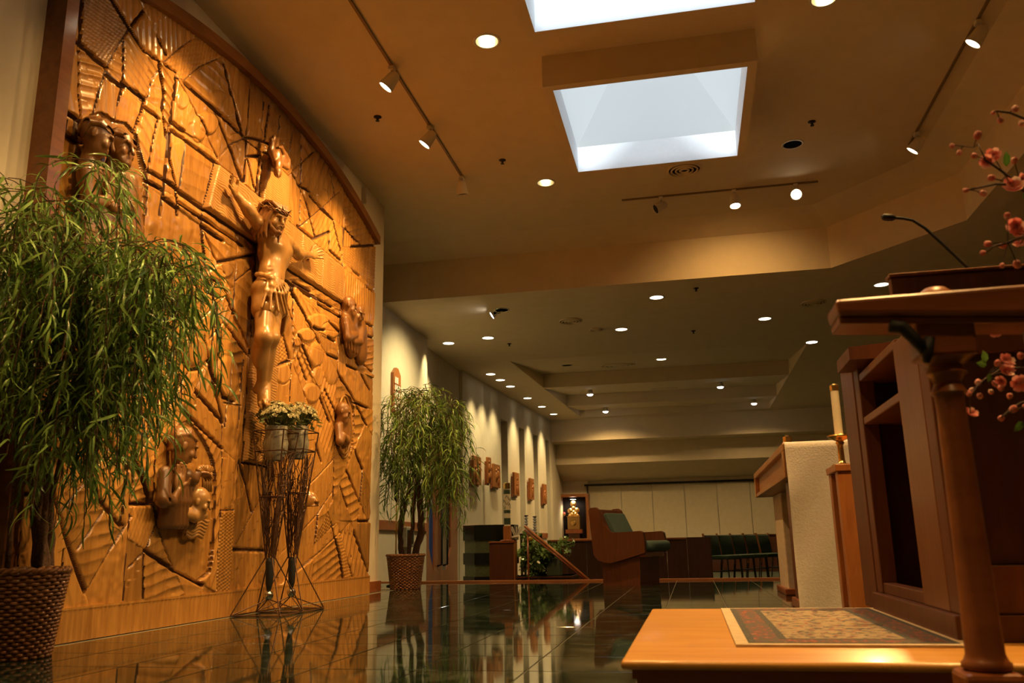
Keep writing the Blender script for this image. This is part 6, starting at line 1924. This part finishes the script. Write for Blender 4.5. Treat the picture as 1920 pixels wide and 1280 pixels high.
def ringband(i0, i1, z0, z1, name, mat):
    m = MB()
    A = [(rx0 + i0, ry0 + i0), (rx1 - i0, ry0 + i0), (rx1 - i0, ry1 - i0), (rx0 + i0, ry1 - i0)]; B = [(rx0 + i1, ry0 + i1), (rx1 - i1, ry0 + i1), (rx1 - i1, ry1 - i1), (rx0 + i1, ry1 - i1)]
    vs = [(*p, z0) for p in A] + [(*p, z1) for p in A] + [(*p, z1) for p in B]
    m.add(vs, [(k, (k + 1) % 4, 4 + (k + 1) % 4, 4 + k) for k in range(4)] + [(4 + k, 4 + (k + 1) % 4, 8 + (k + 1) % 4, 8 + k) for k in range(4)])
    m.build(name, mat, rug, world=True)
ringband(0, .035, SZ, SZ + .007, 'cream_edge', M_RUGEDGE)
ringband(.035, .055, SZ + .001, SZ + .008, 'guard_band', M_RUGBLUE)
ringband(.055, .125, SZ + .001, SZ + .0078, 'red_border', M_RUGRED)
ringband(.125, .145, SZ + .001, SZ + .008, 'guard_band', M_RUGBLUE)
MB().box(rx0 + .145, rx1 - .145, ry0 + .145, ry1 - .145, SZ + .001, SZ + .0076).build('field', M_RUG, rug, world=True)

# ------------------------------------------------------------------ lectern (ambo) with open shelves
XA = 0.70
AX1 = 1.60
YN, YFAR = float(onX(1808, 1205, XA)[1]), float(onX(1648, 1128, XA)[1])
am = thing('lectern', 'large dark wooden lectern with open shelves on the oak step', 'lectern', (XA + .4, (YN + YFAR) / 2, SZ))
yz = lambda px, py: (lambda p: (float(p[1]), float(p[2])))(onX(px, py, XA))
ztopA = 1.00
yfp0, yfp1 = YFAR, yz(1600, 660)[0]              # far post
ynp0, ynp1 = yz(1722, 690)[0], yz(1678, 690)[0]  # near post
B_ = lambda x0, x1, y0, y1, z0, z1, nm, mt: MB().cbox(x0, x1, y0, y1, z0, z1, .004).build(nm, mt, am, world=True)
zb0 = SZ
B_(XA - .02, AX1, YN - .02, YFAR + .02, zb0, zb0 + .07, 'plinth', M_AMBO)
B_(XA, XA + .06, YFAR - .09, YFAR, zb0 + .07, 1.16, 'post', M_AMBO)
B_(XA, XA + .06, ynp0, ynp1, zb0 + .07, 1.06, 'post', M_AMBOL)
B_(XA, XA + .06, YN, YN + .09, zb0 + .07, ztopA, 'post', M_AMBO)
B_(XA + .015, XA + .035, YN + .09, ynp0, zb0 + .07, ztopA, 'side_panel', M_AMBO)
B_(XA + .62, XA + .645, YN, YFAR, zb0 + .07, ztopA - .02, 'back_panel', M_DARKWOOD)
B_(XA + .06, AX1 - .03, YFAR - .03, YFAR, zb0 + .07, 1.10, 'end_panel', M_DARKWOOD)
B_(XA + .06, XA + .62, ynp0, ynp0 + .02, zb0 + .07, ztopA, 'divider', M_DARKWOOD)
for (py, px) in ((733, 1685), (634, 1675)):
    z_ = yz(px, py)[1]
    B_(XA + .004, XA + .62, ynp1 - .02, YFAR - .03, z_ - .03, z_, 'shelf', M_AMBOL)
B_(XA + .006, XA + .05, ynp1, YFAR - .09, zb0 + .07, zb0 + .11, 'bottom_rail', M_AMBO)
# near face: frame and two woven-look inset boards
B_(XA + .09, AX1 - .06, YN + .012, YN + .03, zb0 + .20, ztopA - .05, 'near_panel', M_DARKWOOD)
B_(XA + .06, AX1, YN - .005, YN + .03, zb0 + .07, zb0 + .20, 'near_bottom_rail', M_AMBO)
B_(XA + .06, AX1, YN - .005, YN + .03, ztopA - .06, ztopA, 'near_top_rail', M_AMBO)
# slanted reading desk
zd0, zd1 = 1.10, 1.16
desk = [(XA - .06, zd0), (AX1, zd0), (AX1, zd1 + .05), (AX1 - .1, zd1 + .05), (XA - .06, zd0 + .05)]
recalc(MB().prism(desk, YN + .80, YFAR, 'y').build('reading_desk', M_AMBO, am, world=True))
# upper rim board of the desk with a lighter cap coloured as its lit edge
pL = onY(1666, 517, 3.0)
xl_, zl2 = float(pL[0]), float(pL[2])
B_(xl_, AX1 + .1, 2.98, 3.02, zl2 - .17, zl2 - .012, 'desk_rim', M_AMBO)
B_(xl_ - .006, AX1 + .1, 2.97, 3.03, zl2 - .012, zl2, 'rim_lit_edge', M_AMBOL)
# farther side wing of the lectern
p1, p2 = onX(1574, 690, XA), onX(1588, 690, XA)
B_(XA + .0, XA + .05, YFAR + .03, float(p1[1]), zb0, float(p1[2]), 'side_wing', M_AMBO)
B_(XA + .0, XA + .3, YFAR - .02, float(p1[1]), float(p1[2]) - .02, float(p1[2]) + .005, 'wing_cap', M_ORANGEW)
# gooseneck microphone
mpts = [onY(p_, q_, 3.0) for p_, q_ in ((1820, 508), (1812, 500), (1770, 460), (1735, 428), (1712, 413), (1692, 409), (1676, 408))]
t = thing('gooseneck_microphone', 'black gooseneck microphone rising from the lectern', 'microphone', mpts[0])
o = mpts[0]
MB().tube([p - o for p in mpts], .0055, 8).build('gooseneck', M_BLACK, t, True)
tip = mpts[-1] - o; dirv = tip - (mpts[-2] - o); dirv /= np.linalg.norm(dirv)
MB().lathe([(.006, -.005), (.012, .004), (.0135, .02), (.012, .034), (.006, .04), (.0001, .042)], 14, tuple(tip), align(dirv)).build('foam_head', M_BLACK, t, True)
MB().lathe([(.02, 0), (.018, .012), (.008, .02)], 14, (0, 0, -.012)).build('socket', M_BLACK, t, True)

# ------------------------------------------------------------------ side table in front (thick moulded top, turned leg)
YT = 1.70
tb = thing('side_table', 'near cherry table with thick moulded top and turned leg at the right edge', 'table', (float(onY(1790, 760, YT)[0]), YT, 0))
c = [onY(1566, 560, YT), onY(1920, 531, YT), onY(1920, 590, YT), onY(1573, 590, YT)]
ex = lambda p, q, s_: p + (q - p) * s_
c2 = [c[0], ex(c[0], c[1], 1.35), ex(c[3], c[2], 1.35), c[3]]
def slab_xz(pts, y0, y1, name, mat, bev=.006):
    o = recalc(MB().prism([(float(p[0]), float(p[2])) for p in pts], y0, y1, 'y').build(name, mat, tb, world=True))
    m_ = o.modifiers.new('round', 'BEVEL'); m_.width = bev; m_.segments = 3
    return o
slab_xz(c2, YT, YT + .12, 'table_top', M_TABLE, .010)
m0 = [onY(1574, 591, YT), onY(1920, 590, YT), onY(1920, 602, YT), onY(1577, 604, YT)]
slab_xz([m0[0], ex(m0[0], m0[1], 1.35), ex(m0[3], m0[2], 1.35), m0[3]], YT + .012, YT + .11, 'lower_moulding', M_TABLE, .003)
LX = float(onY(1788, 800, YT + .06)[0]); zz_ = lambda py: float(onY(1790, py, YT + .06)[2])
lx = LX - tb.location.x
px2m = (YT) / F
MB().cbox(lx - .052, lx + .052, .02, .10, zz_(672), zz_(602), .006).build('apron_block', M_TABLE, tb)
prof = [(.050, zz_(672)), (.030, zz_(686)), (.036, zz_(692)), (.038, zz_(700)), (.030, zz_(706)), (.024, zz_(718)), (.030, zz_(730)), (.033, zz_(736)), (.027, zz_(742)), (.026, zz_(760)), (.029, zz_(1000)), (.033, zz_(1225)), (.037, zz_(1236)), (.042, zz_(1242)), (.042, zz_(1250)), (.036, zz_(1256))]
MB().lathe(prof[::-1], 28, (lx, .06, 0)).build('turned_leg', M_TABLE, tb, True, auto=50)
MB().cbox(lx - .05, lx + .05, .01, .11, 0, zz_(1256), .010).build('foot_block', M_TABLE, tb)
for dx in (.21,):
    MB().lathe(prof[::-1], 28, (lx + dx, .06, 0)).build('turned_leg', M_TABLE, tb, True, auto=50)
    MB().cbox(lx + dx - .05, lx + dx + .05, .01, .11, 0, zz_(1256), .010).build('foot_block', M_TABLE, tb)
    MB().cbox(lx + dx - .052, lx + dx + .052, .02, .10, zz_(672), zz_(602), .006).build('apron_block', M_TABLE, tb)
br = [onY(1668, 611, YT + .004), onY(1692, 614, YT + .004), onY(1712, 633, YT + .004), onY(1735, 656, YT + .004)]
lo_ = np.array(tb.location)
MB().tube([p - lo_ for p in br], [.013, .013, .011, .012], 10).build('black_bracket', M_BLACK, tb, True)
MB().tube([onY(1743, 632, YT + .002) - lo_, onY(1739, 660, YT + .002) - lo_, onY(1737, 680, YT + .002) - lo_], [.010, .011, .006], 10).build('black_knob', M_BLACK, tb, True)
# round wooden boss lying on the table
pb = onY(1752, 545, YT + .09); ztb = float(onY(1752, 545, YT)[2])
t = thing('wooden_bowl', 'small upturned round wooden bowl on the near table', 'bowl', (pb[0], YT + .09, ztb - .012))
MB().lathe([(.040, 0), (.040, .012), (.034, .028), (.020, .040), (.0001, .044)], 28).build('dome', M_ORANGEW, t, True)
MB().lathe([(.044, 0), (.046, .005), (.041, .010)], 28, caps=False).build('lip', M_AMBOL, t, True)

# ------------------------------------------------------------------ pink blossom branches
M_BLOOM = leafmat('pink_petal', (0.72, 0.20, 0.17), (0.88, 0.42, 0.36), 0.35, 0.6)
M_CALYX = plain('calyx', (0.05, 0.012, 0.008), 0.7)
M_TWIG = plain('dark_twig', (0.045, 0.02, 0.01), 0.8)
M_GREENL = leafmat('fresh_leaf', (0.06, 0.14, 0.02), (0.12, 0.24, 0.04), 0.35, 0.45)
def petal_flower(nlay):
    m = MB()
    for L_ in range(nlay):
        n_ = 6 - L_; r_ = 1 - .26 * L_; el = .15 + .45 * L_
        for p in range(n_):
            q = 2 * math.pi * p / n_ + L_ * .5
            d_ = Vector((math.cos(q), math.sin(q), 0)); s_ = Vector((-math.sin(q), math.cos(q), 0)); up = Vector((0, 0, 1))
            rows = []
            for i in range(4):
                tt = i / 3; w_ = .52 * math.sin(math.pi * (.12 + .72 * tt)) * r_
                c_ = d_ * (r_ * (tt * math.cos(el * tt))) + up * (r_ * tt * math.sin(el + .7 * tt) * .75)
                rows.append([c_ - s_ * w_ + up * .10 * w_, c_, c_ + s_ * w_ + up * .10 * w_])
            vs = [v for r in rows for v in r]; fs = []
            for i in range(3):
                a = i * 3; fs += [(a, a + 1, a + 4, a + 3), (a + 1, a + 2, a + 5, a + 4)]
            m.add(vs, fs)
    return m
mm = petal_flower(3); BLM = bpy.data.meshes.new('bloom'); BLM.from_pydata(mm.v, [], mm.f); BLM.materials.append(M_BLOOM); BLM.polygons.foreach_set('use_smooth', [True] * len(BLM.polygons))
mm = MB(); mm.ball((0, 0, .55), (.72, .72, .8), 10, 7)
for p in range(4):
    q = p * 1.571; mm.ball((.22 * math.cos(q), .22 * math.sin(q), .75), (.55, .55, .75), 8, 6)
BDM = bpy.data.meshes.new('bud'); BDM.from_pydata(mm.v, [], mm.f); BDM.materials.append(M_BLOOM); BDM.polygons.foreach_set('use_smooth', [True] * len(BDM.polygons))
mm = MB(); mm.lathe([(.08, -.5), (.12, -.2), (.45, .05), (.62, .35), (.55, .3), (.3, .1)], 8); CLM = bpy.data.meshes.new('calyx'); CLM.from_pydata(mm.v, [], mm.f); CLM.materials.append(M_CALYX)
lv = [(0, 0, 0), (.3, .28, .05), (.7, .26, .04), (1.1, 0, -.06), (.7, -.26, .04), (.3, -.28, .05), (.35, 0, -.03), (.72, 0, -.03)]
LFM = bpy.data.meshes.new('leaf'); LFM.from_pydata(lv, [], [(0, 6, 1), (1, 6, 7, 2), (2, 7, 3), (0, 5, 6), (5, 4, 7, 6), (4, 3, 7)]); LFM.materials.append(M_GREENL)
BR = [
 ('pink blossom branch tip highest at the right edge', [(1985, 260), (1920, 222), (1893, 211), (1868, 208)], [(1863, 211, 6, 0), (1874, 222, 8, 0), (1902, 205, 10, 0), (1917, 228, 9, 0)], []),
 ('pink blossom branch reaching furthest left above the microphone', [(1985, 400), (1915, 350), (1880, 322), (1848, 300), (1834, 270), (1826, 276), (1806, 274), (1788, 272)],
  [(1786, 273, 7, 0), (1800, 284, 8, 0), (1831, 260, 11, 0), (1832, 294, 8, 0), (1862, 293, 13, 1), (1850, 303, 12, 1), (1903, 306, 9, 0), (1899, 352, 17, 1), (1915, 338, 12, 1)], [(1887, 312, 100, 26), (1918, 362, -60, 22)]),
 ('pink blossom twig with three buds under the longest branch', [(1960, 380), (1900, 346), (1866, 345), (1835, 352), (1817, 356)], [(1864, 335, 9, 0), (1815, 356, 7, 0), (1838, 361, 9, 0)], []),
 ('pink blossom cluster branch beside the lectern rim', [(1985, 470), (1925, 440), (1890, 455), (1862, 462), (1848, 474)], [(1889, 410, 9, 0), (1905, 422, 14, 1), (1908, 440, 14, 1), (1912, 461, 10, 1), (1858, 457, 9, 0), (1876, 461, 9, 0), (1845, 474, 8, 0), (1880, 494, 7, 0), (1905, 490, 11, 0)], []),
 ('pink blossom sprig just below the near table edge', [(1985, 600), (1915, 612), (1880, 615), (1852, 608)], [(1838, 607, 8, 0), (1852, 614, 11, 1), (1867, 622, 11, 1), (1886, 608, 7, 0), (1908, 607, 6, 0)], [(1826, 610, 200, 18)]),
 ('pink blossom branch lowest, hanging before the dark lectern side', [(1985, 690), (1915, 690), (1880, 690), (1850, 708), (1832, 724), (1820, 745), (1819, 772)],
  [(1868, 684, 9, 0), (1885, 678, 13, 1), (1884, 697, 13, 1), (1902, 691, 9, 0), (1914, 672, 9, 0), (1913, 720, 15, 1), (1862, 716, 9, 0), (1879, 713, 10, 1), (1873, 725, 8, 0), (1834, 718, 10, 0), (1824, 730, 8, 0), (1818, 741, 8, 0), (1836, 738, 8, 0), (1857, 731, 7, 0), (1820, 776, 11, 1)],
  [(1848, 680, 110, 24), (1850, 684, 170, 22), (1856, 700, 250, 16)]),
 ('pink blossom twig with pale buds lowest at the right edge', [(1985, 740), (1915, 755), (1896, 766), (1880, 780)], [(1894, 747, 8, 0), (1895, 770, 10, 0), (1878, 783, 9, 0), (1918, 763, 7, 0)], [(1918, 790, 220, 26)])]
VX, VY = 1.12, 1.93
R = random.Random(9)
DB = 1.93
root = np.array([VX, VY, .62])
for k, (lab, path, fl_, lvs) in enumerate(BR):
    P = [at(x, y, DB + .03 * math.sin(i * 1.3 + k)) for i, (x, y) in enumerate(path)]
    t = thing('blossom_branch', lab, 'flower branch', tuple(root), group='pink blossom branches')
    pts = [root * 0, (P[0] - root) * .5 + np.array([.06, 0, .02]), P[0] - root] + [p - root for p in P[1:]]
    MB().tube(pts, [.004, .004, .0035] + [max(.0012, .0032 - .0005 * i) for i in range(len(P) - 1)], 6).build('stem', M_TWIG, t, True)
    for (x, y, r_, kind) in fl_:
        c_ = at(x, y, DB + R.uniform(-.03, .03)); s_ = r_ / F * DB * 1.12
        j = min(range(len(P)), key=lambda i: np.linalg.norm(P[i] - c_)); src = P[j]
        d_ = Vector(c_ - src)
        if kind: d_ = Vector((-.2, -1, .2)) + Vector((R.gauss(0, .5), 0, R.gauss(0, .5)))
        if d_.length < 1e-4: d_ = Vector((-1, 0, .3))
        Mr = align(d_).to_4x4()
        o = bpy.data.objects.new('bloom' if kind else 'bud', BLM if kind else BDM); COL.objects.link(o); o.parent = t
        o.matrix_local = Matrix.Translation((c_ - root).tolist()) @ Mr @ Matrix.Scale(s_ if kind else s_ * .8, 4)
        g = bpy.data.objects.new('calyx', CLM); COL.objects.link(g); g.parent = o
        if kind: g.matrix_local = Matrix.Translation((0, 0, -.1)) @ Matrix.Scale(.45, 4)
        MB().tube([src - root, (src + c_) / 2 - root + np.array([0, 0, .002]), c_ - root], .0012, 5).build('pedicel', M_TWIG, t)
    for (x, y, ang, ln) in lvs:
        c_ = at(x, y, DB); o = bpy.data.objects.new('leaf', LFM); COL.objects.link(o); o.parent = t
        dirw = RT * math.cos(math.radians(ang)) + UPV * math.sin(math.radians(ang)) - FWD * .3
        xax = Vector(dirw).normalized(); zax = (Vector(-FWD) - xax * Vector(-FWD).dot(xax)).normalized(); yax = zax.cross(xax)
        o.matrix_local = Matrix.Translation((c_ - root).tolist()) @ Matrix((xax, yax, zax)).transposed().to_4x4() @ Matrix.Scale(ln / F * DB, 4)
t = thing('floor_vase', 'tall dark floor vase holding the blossom branches outside the frame', 'vase', (VX, VY, 0))
MB().lathe([(.05, 0), (.06, .02), (.058, .25), (.045, .5), (.032, .6), (.036, .64), (.030, .64), (.027, .6)], 24, caps=False).build('body', M_BLACKM, t, True)
MB().lathe([(.036, .632), (.039, .640), (.036, .648), (.031, .644)], 24, caps=False).build('lip', M_BRASS, t, True)
